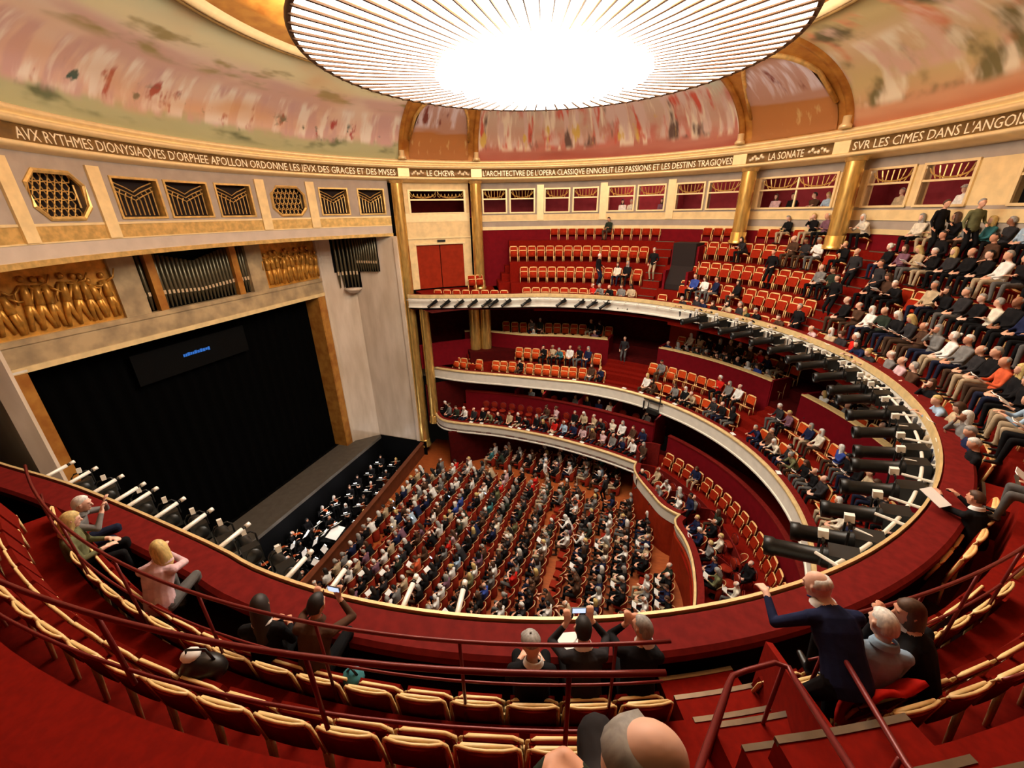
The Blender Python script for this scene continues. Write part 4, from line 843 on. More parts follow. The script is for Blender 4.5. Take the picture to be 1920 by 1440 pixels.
while t > -8:
    idx += 1; SEATS.append(['far', (*polar(9.25, t), 2.55), radians(t + 90), ('lower balcony', 'bench row', 'behind the boxes'), ('BX', 0, 0), idx, t]); t -= degrees(0.62 / 9.25)
bx = [(7.05, 49), (7.45, 45.5), (6.95, 41.5), (7.4, 38.5), (6.75, 36), (7.3, 32.5), (7.0, 29), (7.6, 27), (7.1, 17.5), (7.7, 15.5), (7.0, 11.5), (7.65, 9), (7.15, 5.5), (7.8, 3.0), (7.2, -0.5), (7.8, -2.5), (7.3, -5.5), (7.9, -7.5), (8.1, 19.5), (8.25, 12.5), (8.3, 6.0), (8.4, 0.2)]
for k, (R, t) in enumerate(bx): SEATS.append(['tub' if k % 2 == 0 else 'round', (*polar(R, t), 2.55), radians(t + 90 + rng.uniform(-18, 18)), ('boxes', 'red box', ''), ('BX', 0, 1), k + 1, t])
# stalls rows run parallel to the stage
NROW = 17
for rI in range(NROW):
    x = -8.35 + rI * 0.885; idx = 0; y = 9.2 - 0.25 * (rI % 2)
    while y > -4.6:
        # keep clear of box fronts and the low-tier wall
        lim = 9.35 if x < 2.6 else (9.35 - (x - 2.6) * 2.0 if x < 4.2 else 5.2 - (x - 4.2) * 1.55)
        aisle = 6.75 - 0.17 * (x + 1.2)
        if y < lim and abs(y - aisle) > 0.55 and hypot(x, y) < 9.9 and not (x > 5.5 and y > 1.6) and not (abs(x - 6.0) < 0.3 and y > 1.0):
            x_ = x + rng.uniform(-.06, .06); p = (x_, y + rng.uniform(-.04, .04), zfl(x_))
            if x < 5.9 and seen((x, y, 0.9), 60): idx += 1; SEATS.append(['tub', p, pi / 2 + rng.uniform(-.15, .15), ('stalls', ORD(rI + 1) + ' row', ''), ('S', 0, rI), idx, y])
        y -= 0.56

def rowkey(s): return (s[3][0] if s[4][0] not in ('MB',) else 'rear middle balcony', s[3][1])
cnt = {}
SEATS.sort(key=lambda s: (-s[6] if s[4][0] != 'S' else -s[6]))
for s in SEATS:
    k = rowkey(s); cnt[k] = cnt.get(k, 0) + 1; s[5] = cnt[k]; s[3] = k
# ================================================================== PEOPLE
V3 = Vector
def ik(S, W, l1, l2, pole):
    S, W, pole = V3(S), V3(W), V3(pole); d = W - S; L = d.length; L2 = min(L, l1 + l2 - 1e-3); u = d / L; W = S + u * L2
    a = (l1 * l1 - l2 * l2 + L2 * L2) / (2 * L2); h = sqrt(max(0, l1 * l1 - a * a)); p = pole - u * pole.dot(u)
    p = p.normalized() if p.length > 1e-4 else V3((0, 0, -1)); return S + u * a + p * h, W
def limb(b, p, q, r0, r1, n=10):
    p, q = V3(p), V3(q); b.ball(p, r0, n, 6); b.ball(q, r1, n, 6); b.tube([p, q], r0, n, r1=r1)
def loft(b, C, RXs, RYs, n=14):
    C = [V3(c) for c in C]; k = len(C); R = []
    for i, c in enumerate(C):
        t = (C[min(i + 1, k - 1)] - C[max(i - 1, 0)]).normalized(); x = V3((1, 0, 0)); x = (x - t * x.dot(t)).normalized(); y = t.cross(x)
        R += [c + x * RXs[i] * cos(2 * pi * j / n) + y * RYs[i] * sin(2 * pi * j / n) for j in range(n)]
    F = [(i * n + j, i * n + (j + 1) % n, (i + 1) * n + (j + 1) % n, (i + 1) * n + j) for i in range(k - 1) for j in range(n)] + [tuple(range(n))[::-1], tuple((k - 1) * n + j for j in range(n))]
    b.add(R, F)
def hand(b, w, d, side, up, curl=0.5):
    # palm, four unequal bent fingers and a thumb leaving the side of the palm
    w, d, side, up = V3(w), V3(d).normalized(), V3(side).normalized(), V3(up).normalized()
    for k in (-1, 0, 1): limb(b, w + side * 0.018 * k + d * 0.012, w + side * 0.024 * k + d * 0.075, 0.016, 0.014, 8)
    for k, ln in enumerate((0.062, 0.074, 0.08, 0.068)):
        s = side * (0.031 - 0.0205 * k); p0 = w + s + d * 0.078; p1 = p0 + (d * (1 - curl * 0.35) - up * curl * 0.5) * ln * 0.55; p2 = p1 + (d * (1 - curl * 1.0) - up * (curl * 1.0)) * ln * 0.5
        limb(b, p0, p1, 0.0105, 0.0095, 7); limb(b, p1, p2, 0.0095, 0.008, 7)
    t0 = w + side * 0.03 + d * 0.02; t1 = t0 + (side * 0.6 + d * 0.7 - up * 0.25).normalized() * 0.045; t2 = t1 + (d * 0.9 + side * 0.1 - up * 0.3).normalized() * 0.035
    limb(b, t0, t1, 0.014, 0.012, 7); limb(b, t1, t2, 0.012, 0.009, 7)
def seg_d(p, a, q):
    ab = q - a; t = max(0.0, min(1.0, (p - a).dot(ab) / max(1e-9, ab.length_squared))); return (p - a - ab * t).length
TPL = {}
def figure(key, pelvis, chest, head, wr, wl, ankR, ankL, pole=(0, -0.6, -0.8), hdir=(0, 1, 0), voxel=0.02, ratio=0.3, sw=0.178, stand=False, handd=None, curl=0.55, polew=0.6):
    b = MB(); pelvis, chest, head = V3(pelvis), V3(chest), V3(head); hd = V3(hdir).normalized(); hs = hd.cross(V3((0, 0, 1))).normalized(); hu = hs.cross(hd)
    neck = chest + V3((0, 0, 0.10)) * 1.0; mid = pelvis.lerp(chest, 0.5) + V3((0, -0.015, 0))
    sp = (chest - pelvis).normalized(); neck = chest + sp * 0.085
    loft(b, [pelvis - sp * 0.09, pelvis, mid, pelvis.lerp(chest, 0.8), chest + sp * 0.02, neck, neck + sp * 0.02], [0.15, 0.178, 0.158, 0.18, 0.17, 0.08, 0.055], [0.12, 0.135, 0.118, 0.125, 0.105, 0.065, 0.05])
    limb(b, neck - sp * 0.02, head - hu * 0.085 - hd * 0.015, 0.057, 0.052)
    # head: skull, jaw, brow, nose, ears
    b.ball(head, 1.0, 16, 12); k = len(b.v)
    n0 = k - (2 + 16 * 11)
    for i in range(n0, k):
        q = V3(b.v[i]) - head; b.v[i] = tuple(head + hs * q.x * 0.077 + hd * q.y * 0.097 + hu * q.z * 0.112)
    limb(b, head - hu * 0.075 + hd * 0.035, head - hu * 0.088 + hd * 0.062, 0.05, 0.034); limb(b, head + hd * 0.092 - hu * 0.0, head + hd * 0.112 - hu * 0.035, 0.011, 0.016, 7); limb(b, head + hd * 0.085 + hs * 0.035 + hu * 0.025, head + hd * 0.085 - hs * 0.035 + hu * 0.025, 0.014, 0.014, 7); limb(b, head + hd * 0.088 + hs * 0.016 - hu * 0.06, head + hd * 0.088 - hs * 0.016 - hu * 0.06, 0.012, 0.012, 7)
    for s in (-1, 1): limb(b, head + hs * s * 0.078 + hu * 0.012, head + hs * s * 0.076 - hu * 0.028 + hd * 0.006, 0.017, 0.012, 7)
    segs = [(pelvis, chest, 0.14, 1)]; hands = []
    for s, wt in ((1, wr), (-1, wl)):
        S = chest + V3((s * sw, -0.005, 0)) + sp * 0.01; limb(b, chest + V3((s * 0.09, 0, 0)), S, 0.075, 0.062)
        e, w_ = ik(S, wt, 0.285, 0.25, V3((s * polew, pole[1], pole[2]))); limb(b, S, e, 0.056, 0.043); limb(b, e, w_, 0.042, 0.029)
        hdv = V3(handd) if handd else (w_ - e).normalized() * 0.5 + V3((-s * 0.35, 0.5, -0.1)); side = V3((-s, 0.15, 0.1)); upv = V3((0, -0.3, 1)) if not stand else V3((0, 1, 0.2))
        side = (side - hdv.normalized() * side.dot(hdv.normalized())); upv = hdv.cross(side) * (1 if hdv.cross(side).dot(V3((0, -.2, 1))) > 0 else -1)
        hand(b, w_ + (w_ - e).normalized() * 0.01, hdv, side, upv, curl); segs += [(S, e, 0.05, 1), (e, w_ - (w_ - e).normalized() * 0.03, 0.04, 1)]; hands.append((w_, w_ + hdv.normalized() * 0.15))
    for s, an in ((1, ankR), (-1, ankL)):
        H = pelvis + V3((s * 0.092, 0.0, -0.03)); kn, an_ = ik(H, an, 0.44, 0.43, V3((s * 0.15, 1, 0.35)))
        limb(b, H, kn, 0.088, 0.06); limb(b, kn, an_, 0.059, 0.042); toe = an_ + V3((s * 0.02, 0.165, -0.035)); limb(b, an_ + V3((0, -0.03, -0.04)), toe, 0.042, 0.03); limb(b, an_, an_ + V3((0, -0.02, -0.03)), 0.042, 0.04)
        segs += [(H, kn, 0.08, 2), (kn, an_, 0.055, 2), (an_ + V3((0, -.03, -.045)), toe, 0.04, 3)]
    me = bpy.data.meshes.new('person_raw'); me.from_pydata(b.v, [], b.f); bm = bmesh.new(); bm.from_mesh(me); bmesh.ops.recalc_face_normals(bm, faces=bm.faces); bm.to_mesh(me); bm.free()
    o = bpy.data.objects.new('tmp_person', me); COL.objects.link(o)
    m = o.modifiers.new('r', 'REMESH'); m.mode = 'VOXEL'; m.voxel_size = voxel
    m = o.modifiers.new('s', 'SMOOTH'); m.iterations = 3; m.factor = 0.5
    def grab(rt):
        if rt < 1: d = o.modifiers.new('d', 'DECIMATE'); d.ratio = rt
        me2 = bpy.data.meshes.new_from_object(o.evaluated_get(bpy.context.evaluated_depsgraph_get()))
        if rt < 1: o.modifiers.remove(d)
        mi = []
        eyes = [head + hd * 0.09 + hs * s * 0.031 + hu * 0.008 for s in (-1, 1)]
        for p in me2.polygons:
            c = p.center; 
            if (c - head).length < 0.15 and (c - neck).dot(sp) > 0.0: t = 0
            elif seg_d(c, neck, head) < 0.075 and (c - neck).dot(sp) > 0.02: t = 0
            elif any(seg_d(c, a, q) < 0.052 for a, q in hands): t = 0
            else: t = min(segs, key=lambda g: seg_d(c, g[0], g[1]) - g[2])[3]
            if voxel < 0.012 and t == 0 and any((c - e).length < 0.011 for e in eyes): t = 3
            mi.append(t)
        for nm in ('skin_a', 'top_black', 'leg_black', 'shoe'): me2.materials.append(MATS[nm])
        me2.polygons.foreach_set('material_index', mi); me2.polygons.foreach_set('use_smooth', [True] * len(mi)); me2.update(); return me2
    bpy.context.view_layer.update()
    TPL[key] = {'me': grab(ratio), 'low': grab(0.07) if voxel >= 0.02 else None, 'head': head.copy(), 'hd': hd, 'hu': hu, 'hs': hs}
    bpy.data.objects.remove(o)
SKINS = {'a': (226, 170, 140), 'b': (206, 146, 116), 'c': (236, 188, 164), 'd': (150, 98, 70)}
for k, c in SKINS.items(): mat('skin_' + k, c, 0.55, 0, 0.06, 10)
TOPS = {'black': (22, 21, 23), 'charcoal': (46, 44, 46), 'navy': (30, 36, 66), 'dark green': (44, 52, 42), 'brown': (78, 54, 40), 'grey': (120, 118, 116), 'white': (236, 232, 226), 'cream': (226, 216, 196), 'beige': (186, 164, 132), 'red': (196, 34, 26), 'blue': (54, 74, 150), 'pale blue': (160, 184, 206), 'pink': (206, 172, 176), 'olive': (104, 104, 72), 'orange': (208, 92, 56), 'teal': (60, 118, 124), 'mauve': (120, 84, 100)}
TW = {'black': 30, 'charcoal': 16, 'navy': 10, 'dark green': 5, 'brown': 7, 'grey': 9, 'white': 14, 'cream': 8, 'beige': 7, 'red': 2.2, 'blue': 2, 'pale blue': 2.5, 'pink': 2, 'olive': 3, 'orange': 0.8, 'teal': 0.8, 'mauve': 2}
for k, c in TOPS.items(): mat('top_' + k, c, 0.85, 0, 0.16, 9, 0.35, spec=0.12)
LEGS = {'black': (18, 18, 20), 'navy': (30, 34, 54), 'grey': (92, 90, 88), 'beige': (172, 152, 124), 'brown': (70, 52, 40)}
for k, c in LEGS.items(): mat('leg_' + k, c, 0.85, 0, 0.12, 9, 0.3, spec=0.12)
mat('shoe', (16, 14, 14), 0.4, 0, 0)
HAIRS = {'grey': (150, 146, 140), 'white': (226, 222, 214), 'dark': (34, 24, 18), 'brown': (76, 50, 32), 'blond': (206, 178, 112), 'black': (16, 14, 14)}
for k, c in HAIRS.items(): mat('hair_' + k, c, 0.6, 0, 0.25, 40, stretch=(1, 1, 0.3))
figure('lap', (0, -0.03, 0.53), (0, -0.06, 0.95), (0, -0.01, 1.215), (0.09, 0.25, 0.63), (-0.09, 0.27, 0.63), (0.13, 0.40, 0.10), (-0.13, 0.42, 0.10))
figure('read', (0, -0.03, 0.53), (0, -0.03, 0.945), (0, 0.05, 1.20), (0.12, 0.28, 0.72), (-0.12, 0.28, 0.72), (0.12, 0.38, 0.10), (-0.12, 0.43, 0.10), hdir=(0, 0.9, -0.4), handd=(0, 0.7, 0.4))
figure('turn', (0, -0.03, 0.53), (0, -0.07, 0.95), (0.02, -0.03, 1.215), (-0.07, 0.17, 0.80), (0.03, 0.2, 0.76), (0.02, 0.45, 0.12), (-0.13, 0.40, 0.10), hdir=(0.75, 0.7, 0))
figure('lean', (0, -0.02, 0.53), (0, 0.16, 0.91), (0, 0.27, 1.15), (0.14, 0.5, 0.78), (-0.14, 0.5, 0.80), (0.13, 0.38, 0.10), (-0.13, 0.32, 0.10), hdir=(-0.3, 0.95, -0.15))
figure('chin', (0, -0.03, 0.53), (0, -0.02, 0.945), (0.01, 0.04, 1.205), (0.05, 0.15, 1.07), (-0.05, 0.22, 0.74), (0.13, 0.44, 0.10), (-0.12, 0.40, 0.10), hdir=(-0.4, 0.9, -0.05), handd=(0, 0.2, 0.9))
figure('stand', (0, 0, 0.93), (0, -0.01, 1.37), (0, 0.03, 1.635), (0.25, 0.08, 0.88), (-0.20, 0.2, 1.02), (0.1, 0.0, 0.09), (-0.1, 0.03, 0.09), stand=True)
def hair_mesh(style):
    # cap that follows the skull; below the hairline the surface dips inside the head
    b = MB(); n, k = 18, 13; V = []
    for i in range(k + 1):
        ph = pi * i / k
        for j in range(n):
            th = 2 * pi * j / n; x, y, z = sin(ph) * cos(th), sin(ph) * sin(th), -cos(ph); f = y  # y forward
            line = {'short': 0.42 + 0.35 * f if f > 0 else -0.35 + 0.55 * (f + 0.6), 'bald': 2.0 if (f > -0.15 and z > 0.35) or z > 0.72 else (0.05 if f < 0.1 else 2.0), 'long': 0.5 if f > 0.45 else -9, 'bob': 0.45 if f > 0.45 else -9, 'bun': 0.4 if f > 0.4 else -0.45, 'cap': 0.18}[style]
            if style == 'short' and f <= 0: line = -0.45 if f < -0.4 else -0.1
            if style == 'bald' and z < -0.45: line = 2
            on = z > line; g = 1.12 if on else 0.86
            sx, sy, sz = 0.080 * g, 0.100 * g, 0.114 * g; X, Y, Z = x * sx, y * sy, z * sz
            if style in ('long', 'bob') and on and z < 0.1:
                dep = {'long': 0.30, 'bob': 0.13}[style]; Z = z * sz - dep * min(1, (0.1 - z)); w = 1.0 if z > -0.8 else 0.75; X = cos(th) * 0.092 * w; Y = min(0.02, sin(th) * 0.108) * w - 0.012
            if style == 'cap' and on: X *= 1.1; Y = Y * 1.12 + 0.012; Z = min(Z, 0.118) * 1.0
            V.append((X, Y, Z))
    F = [(i * n + j, i * n + (j + 1) % n, (i + 1) * n + (j + 1) % n, (i + 1) * n + j) for i in range(k) for j in range(n)]
    b.add(V, F)
    if style == 'bun': b.ball((0, -0.12, 0.05), 0.045, 10, 7)
    if style == 'cap':
        b.ball((0, 0.10, 0.035), (0.075, 0.06, 0.012), 14, 6); b.ball((0, 0.0, 0.123), 0.012, 6, 4)
    me = bpy.data.meshes.new('hair'); me.from_pydata(b.v, [], b.f); me.polygons.foreach_set('use_smooth', [True] * len(me.polygons)); me.materials.append(MATS['hair_grey']); me.update(); return me
HM = {s: hair_mesh(s) for s in ('short', 'bald', 'long', 'bob', 'bun', 'cap')}
HWORD = {'short': 'short %s hair', 'bald': 'balding head and %s fringe', 'long': 'long %s hair', 'bob': '%s bobbed hair', 'bun': '%s hair in a bun', 'cap': '%s flat cap'}
def setmat(o, i, m):
    s = o.material_slots[i]; s.link = 'OBJECT'; s.material = MATS[m]
def person(tpl, loc, rz, top, legs, skin, style, hcol, label, group=None, scale=1.0):
    T = TPL[tpl]; o = bpy.data.objects.new('person', T['me']); link(o); o.location = loc; o.rotation_euler = (0, 0, rz); o.scale = (scale,) * 3
    for i, m in enumerate(('skin_' + skin, 'top_' + top, 'leg_' + legs, 'shoe')): setmat(o, i, m)
    tag(o, label, 'person', group)
    if style:
        h = bpy.data.objects.new('hair' if style != 'cap' else 'flat_cap', HM[style]); link(h, o); setmat(h, 0, 'hair_' + hcol)
        hs, hd, hu = T['hs'], T['hd'], T['hu']
        h.matrix_local = Matrix(((hs.x, hd.x, hu.x, T['head'].x), (hs.y, hd.y, hu.y, T['head'].y), (hs.z, hd.z, hu.z, T['head'].z), (0, 0, 0, 1)))
    return o
TK, TWt = list(TW), list(TW.values())
def pick(r=rng):
    top = r.choices(TK, TWt)[0]; legs = r.choices(list(LEGS), [50, 16, 12, 12, 10])[0]; skin = r.choices('abcd', [40, 20, 32, 8])[0]
    style = r.choices(['short', 'bald', 'long', 'bob', 'bun'], [34, 20, 12, 24, 10])[0]; hc = r.choices(list(HAIRS), [28, 22, 16, 18, 10, 6])[0]
    if style == 'bald': hc = r.choice(['grey', 'white', 'white'])
    return top, legs, skin, style, hc
def prob(rid, t, p):
    k, s, i = rid
    if k == 'T':
        if s == 0:
            if i == 0: return 0.62 if 71 < t < 87 else (0.0)
            if i == 1: return 0.95 if 75 < t < 81.5 else 0
            if i == 3: return 0.9 if abs(t - 85.3) < 1.2 or abs(t - 67.4) < 1.2 else 0
            return 0
        if s == 1:
            if t < 25.2: return 0.93 if t > -31 else (0.0 if i == 0 else 0.5)
            if i == 0: return 0.85 if 32 < t < 58 else 0.3
            if i == 1: return 0.85 if 52 < t < 61 else (0.5 if 44 < t < 50 else 0.1)
            if i == 2: return 0.9 if t < 33 else 0.03
            if i == 3: return 0.75 if t < 42 else 0.03
            return 0.85 if t < 50 else 0
        return 0
    if k == 'M':
        if t < 29: return 0.86
        if i == 0: return 0.95 if t < 67 else (0.95 if 106 < t < 110.5 or 78 < t < 86 else 0)
        return 0.88 if 79 < t < 101 else (0.9 if 58 < t < 63.5 else (0.6 if 36 < t < 47 else 0))
    if k == 'MB': return (0.9 if 100.5 < t < 104.8 or 85 < t < 88 else 0) if t > 80 else (0.75 if t > 36 else 0.55)
    if k == 'L': return 0.95 if i == 0 else (0.85 if t < 100 else 0.0)
    if k == 'LB': return 0.55
    if k == 'BX': return 0.08 if i == 0 else 0.78
    if k == 'S':
        x = p[0]
        if 1.2 < x < 2.2 and -1.6 < t < 1.6: return 0.1
        if -0.2 < x < 1.3 and 3.0 < t < 4.2: return 0.3
        return 0.92
    return 0
PEOPLE = []
for s in SEATS:
    kd, p, rz, desc, rid, idx, t = s
    if rng.random() < prob(rid, t, p):
        s.append(True); PEOPLE.append([kd, p, rz, desc, rid, idx, t])
    else: s.append(False)
# ---- place seats: the 300 nearest of each kind singly, the rest as one mass
def dist(p): return (V3(p) - CAM).length
def seat_label(kd, desc, idx, occ):
    col = {'far': 'red gilt-framed chair', 'near': 'red pale-railed chair', 'mid': 'orange wood-framed chair', 'tub': 'red tub seat', 'round': 'round-backed red chair'}[kd]
    return '%s, %s %s, %s from the stage end' % (col, desc[0], desc[1], ORD(idx)) if desc[0] != 'stalls' else '%s, stalls %s, %s from the far wall' % (col, desc[1], ORD(idx))
def bake(mb_list, name, mats, label, cat, group):
    me = bpy.data.meshes.new(name); V = []; F = []; MI = []
    for (src, mtx, mmap) in mb_list:
        o = len(V); V += [mtx @ v.co for v in src.vertices]
        for p in src.polygons: F.append(tuple(i + o for i in p.vertices)); MI.append(mmap[p.material_index])
    me.from_pydata(V, [], F)
    for m in mats: me.materials.append(MATS[m])
    me.polygons.foreach_set('material_index', MI); me.polygons.foreach_set('use_smooth', [True] * len(F)); me.update()
    o = bpy.data.objects.new(name, me); link(o); tag(o, label, cat, group, 'stuff'); return o
used = set()
for nm, kinds in (('balcony_chair', ('far', 'near', 'mid')), ('stalls_seat', ('tub',)), ('round_back_chair', ('round',))):
    L_ = sorted([s for s in SEATS if s[0] in kinds], key=lambda s: dist(s[1]))
    for s in L_[:300]:
        kd, p, rz, desc, rid, idx, t, occ = s
        o = proto[kd] if kd not in used else copy_tree(proto[kd]); used.add(kd)
        o.location = p; o.rotation_euler = (0, 0, rz); tag(o, seat_label(kd, desc, idx, occ), 'chair', {'T': 'upper balcony chairs', 'M': 'middle balcony chairs', 'MB': 'middle balcony rear chairs', 'L': 'lower balcony chairs', 'LB': 'lower balcony box chairs', 'BX': 'box seats', 'S': 'stalls seats'}[rid[0]])
        if occ and kd in ('far', 'near', 'mid'):
            for c in o.children:
                if c.name.startswith('seat_'):
                    c.matrix_basis = Matrix.Translation((0, 0.05, 0.385)) @ Matrix.Rotation(radians(-78), 4, 'X') @ Matrix.Translation((0, 0.05, -0.48))
    rest = L_[300:]
    if rest:
        mm = ['chair_wood', 'gilt_edge', 'chair_red_shaded', 'chair_red', 'chair_orange', 'stall_red', 'black_metal', 'chair_wood_pale', 'rail_red']; lst = []
        for s in rest:
            for c in proto[s[0]].children: lst.append((c.data, Matrix.Translation(s[1]) @ Matrix.Rotation(s[2], 4, 'Z'), {0: mm.index(c.data.materials[0].name)}))
        bake(lst, 'distant_seating', mm, {'balcony_chair': 'distant chairs of the middle balcony in the dark rear rows', 'stalls_seat': 'remaining red seats at the far end of the stalls', 'round_back_chair': 'remaining round chairs'}[nm], 'chairs', None)
# ---- place the audience
def person_label(top, style, hc, desc, idx):
    return '%s-clad person, %s, %s %s, %s seat' % (top.replace(' ', '-'), HWORD[style] % hc, desc[0], desc[1], ORD(idx))
PEOPLE.sort(key=lambda s: dist(s[1]))
NI = 262
mass = []; mk = ['skin_' + k for k in SKINS] + ['top_' + k for k in TOPS] + ['leg_' + k for k in LEGS] + ['shoe'] + ['hair_' + k for k in HAIRS]; MI_ = {m: i for i, m in enumerate(mk)}
PAPERS = []
for n_, (kd, p, rz, desc, rid, idx, t) in enumerate(PEOPLE):
    top, legs, skin, style, hc = pick(); tp = rng.choices(['lap', 'read', 'turn', 'lean', 'chin'], [40, 26, 18, 8, 8])[0]
    if rid[0] in ('T', 'M') and rid[2] == 0 and rng.random() < 0.35: tp = 'lean'
    face = rz + rng.uniform(-0.2, 0.2)
    if rid[0] in ('T', 'M', 'MB', 'L'):   # people turn a little towards the stage
        dd = (pi / 2 - rz + pi) % (2 * pi) - pi; face += max(-0.3, min(0.3, dd * 0.35))
    sc = rng.uniform(0.94, 1.05); pos = (p[0], p[1], p[2])
    lab_d = desc
    if rid[0] == 'S': sc *= 1.05
    if n_ < NI:
        person(tp, pos, face, top, legs, skin, style, hc, person_label(top, style, hc, lab_d, idx), {'T': 'upper balcony audience', 'M': 'middle balcony audience', 'MB': 'middle balcony rear audience', 'L': 'lower balcony audience', 'LB': 'box audience', 'BX': 'box audience', 'S': 'stalls audience'}[rid[0]], sc)
        if tp == 'read' and len(PAPERS) < 60: PAPERS.append((pos, face, top, lab_d, idx, sc))
    else:
        T = TPL[tp]; mtx = Matrix.Translation(pos) @ Matrix.Rotation(face, 4, 'Z') @ Matrix.Scale(sc, 4)
        mass.append((T['low'], mtx, {0: MI_['skin_' + skin], 1: MI_['top_' + top], 2: MI_['leg_' + legs], 3: MI_['shoe']}))
        hs, hd, hu = T['hs'], T['hd'], T['hu']; hm = Matrix(((hs.x, hd.x, hu.x, T['head'].x), (hs.y, hd.y, hu.y, T['head'].y), (hs.z, hd.z, hu.z, T['head'].z), (0, 0, 0, 1)))
        mass.append((HM[style], mtx @ hm, {0: MI_['hair_' + hc]}))
bake(mass, 'seated_audience', mk, 'crowd of small distant audience members filling the stalls and lower tiers', 'audience', None)
pb = MB(); pb.add([(-0.14, -0.1, 0), (0, -0.1, -0.02), (0.14, -0.1, 0), (0.14, 0.1, 0), (0, 0.1, -0.02), (-0.14, 0.1, 0), (-0.14, -0.1, -0.008), (0, -0.1, -0.03), (0.14, -0.1, -0.008), (0.14, 0.1, -0.008), (0, 0.1, -0.03), (-0.14, 0.1, -0.008)], [(0, 1, 4, 5), (1, 2, 3, 4), (7, 6, 11, 10), (8, 7, 10, 9), (0, 5, 11, 6), (2, 8, 9, 3), (0, 6, 7, 1), (1, 7, 8, 2), (5, 4, 10, 11), (4, 3, 9, 10)])
paper0 = None
for (pos, face, top, d, idx, sc) in PAPERS:
    if paper0 is None: paper0 = build('programme', pb, 'paper'); o = paper0
    else: o = paper0.copy(); link(o)
    o.matrix_world = Matrix.Translation(pos) @ Matrix.Rotation(face, 4, 'Z') @ Matrix.Translation((0, 0.36 * sc, 0.80 * sc)) @ Matrix.Rotation(radians(35), 4, 'X')
    tag(o, 'open white programme held by %s-clad person, %s %s, %s seat' % (top.replace(' ', '-'), d[0], d[1], ORD(idx)), 'programme', 'white programmes')
# ================================================================== STAGE LANTERNS ON THE PARAPET
def spot_proto():
    r = empty('stage_spotlight')
    b = MB(); prof = [(0.0, -0.42), (0.085, -0.42), (0.10, -0.38), (0.10, -0.08), (0.085, -0.05), (0.085, 0.34), (0.10, 0.36), (0.10, 0.45), (0.09, 0.45), (0.088, 0.42)]
    n = 14; V = [(rr * cos(2 * pi * j / n), z, rr * 1.1 * sin(2 * pi * j / n)) for rr, z in prof for j in range(n)]
    b.add(V, [(i * n + j, i * n + (j + 1) % n, (i + 1) * n + (j + 1) % n, (i + 1) * n + j) for i in range(len(prof) - 1) for j in range(n)]); build('barrel', b, 'black_metal', r, True)
    b = MB(); b.box((0, -0.26, 0.0), (0.22, 0.26, 0.24)); build('lamp_house', b, 'black_metal', r)
    b = MB(); b.ball((0, 0.41, 0), (0.085, 0.02, 0.092), 14, 6); build('lens', b, 'lens', r, True)
    b = MB(); b.tube([(-0.13, -0.05, 0), (-0.13, -0.07, 0.2), (-0.08, -0.08, 0.26), (0.08, -0.08, 0.26), (0.13, -0.07, 0.2), (0.13, -0.05, 0)], 0.014, 6); build('yoke', b, 'black_metal', r)
    b = MB(); b.box((0, -0.08, 0.30), (0.06, 0.09, 0.09)); build('clamp', b, 'steel_white', r); return r
sp0 = spot_proto(); nsp = 0
def spot(x, y, z, target, lab, sc=1.0):
    global nsp
    o = sp0 if nsp == 0 else copy_tree(sp0); nsp += 1; d = V3(target) - V3((x, y, z)); yaw = atan2(-d.x, d.y); pitch = atan2(d.z, hypot(d.x, d.y))
    o.location = (x, y, z); o.rotation_euler = (pitch, 0, yaw); o.scale = (sc,) * 3; tag(o, lab, 'spotlight', 'stage lanterns along the balcony front')
def on_top(t, d):
    best = min(TOP, key=lambda p: abs(((degrees(atan2(p[1], p[0])) - t + 180) % 360) - 180)); return (best[0] + best[2] * d, best[1] + best[3] * d)
k = 0
for t in (134, 131, 127.5, 124, 120, 116.5, 113, 107, 94, 89.5, 84.5, 80):
    k += 1; x, y = on_top(t, -0.22); spot(x, y, 10.82, (x - 3.0, y - 1.0, 8.6), 'small black stage lantern on the far balcony front, %s from the stage' % ORD(k), 0.8)
k = 0
for i in range(19):
    t = 50.5 - 5.45 * i; k += 1; x, y = on_top(t, -0.38); spot(x - 0.25, y, 10.80, (x - 8, y * 0.72, 9.3), 'large black stage lantern on the curved balcony front, %s from the far end' % ORD(k), 1.42)
k = 0
for t in (-96, -100, -104, -108, -112, -116, -120, -124):
    k += 1; x, y = on_top(t, -0.5); spot(x, y, 10.72, (x - 5, y + 2.5, 9.0), 'black stage lantern below the near velvet ledge, %s from the camera' % ORD(k), 1.1)
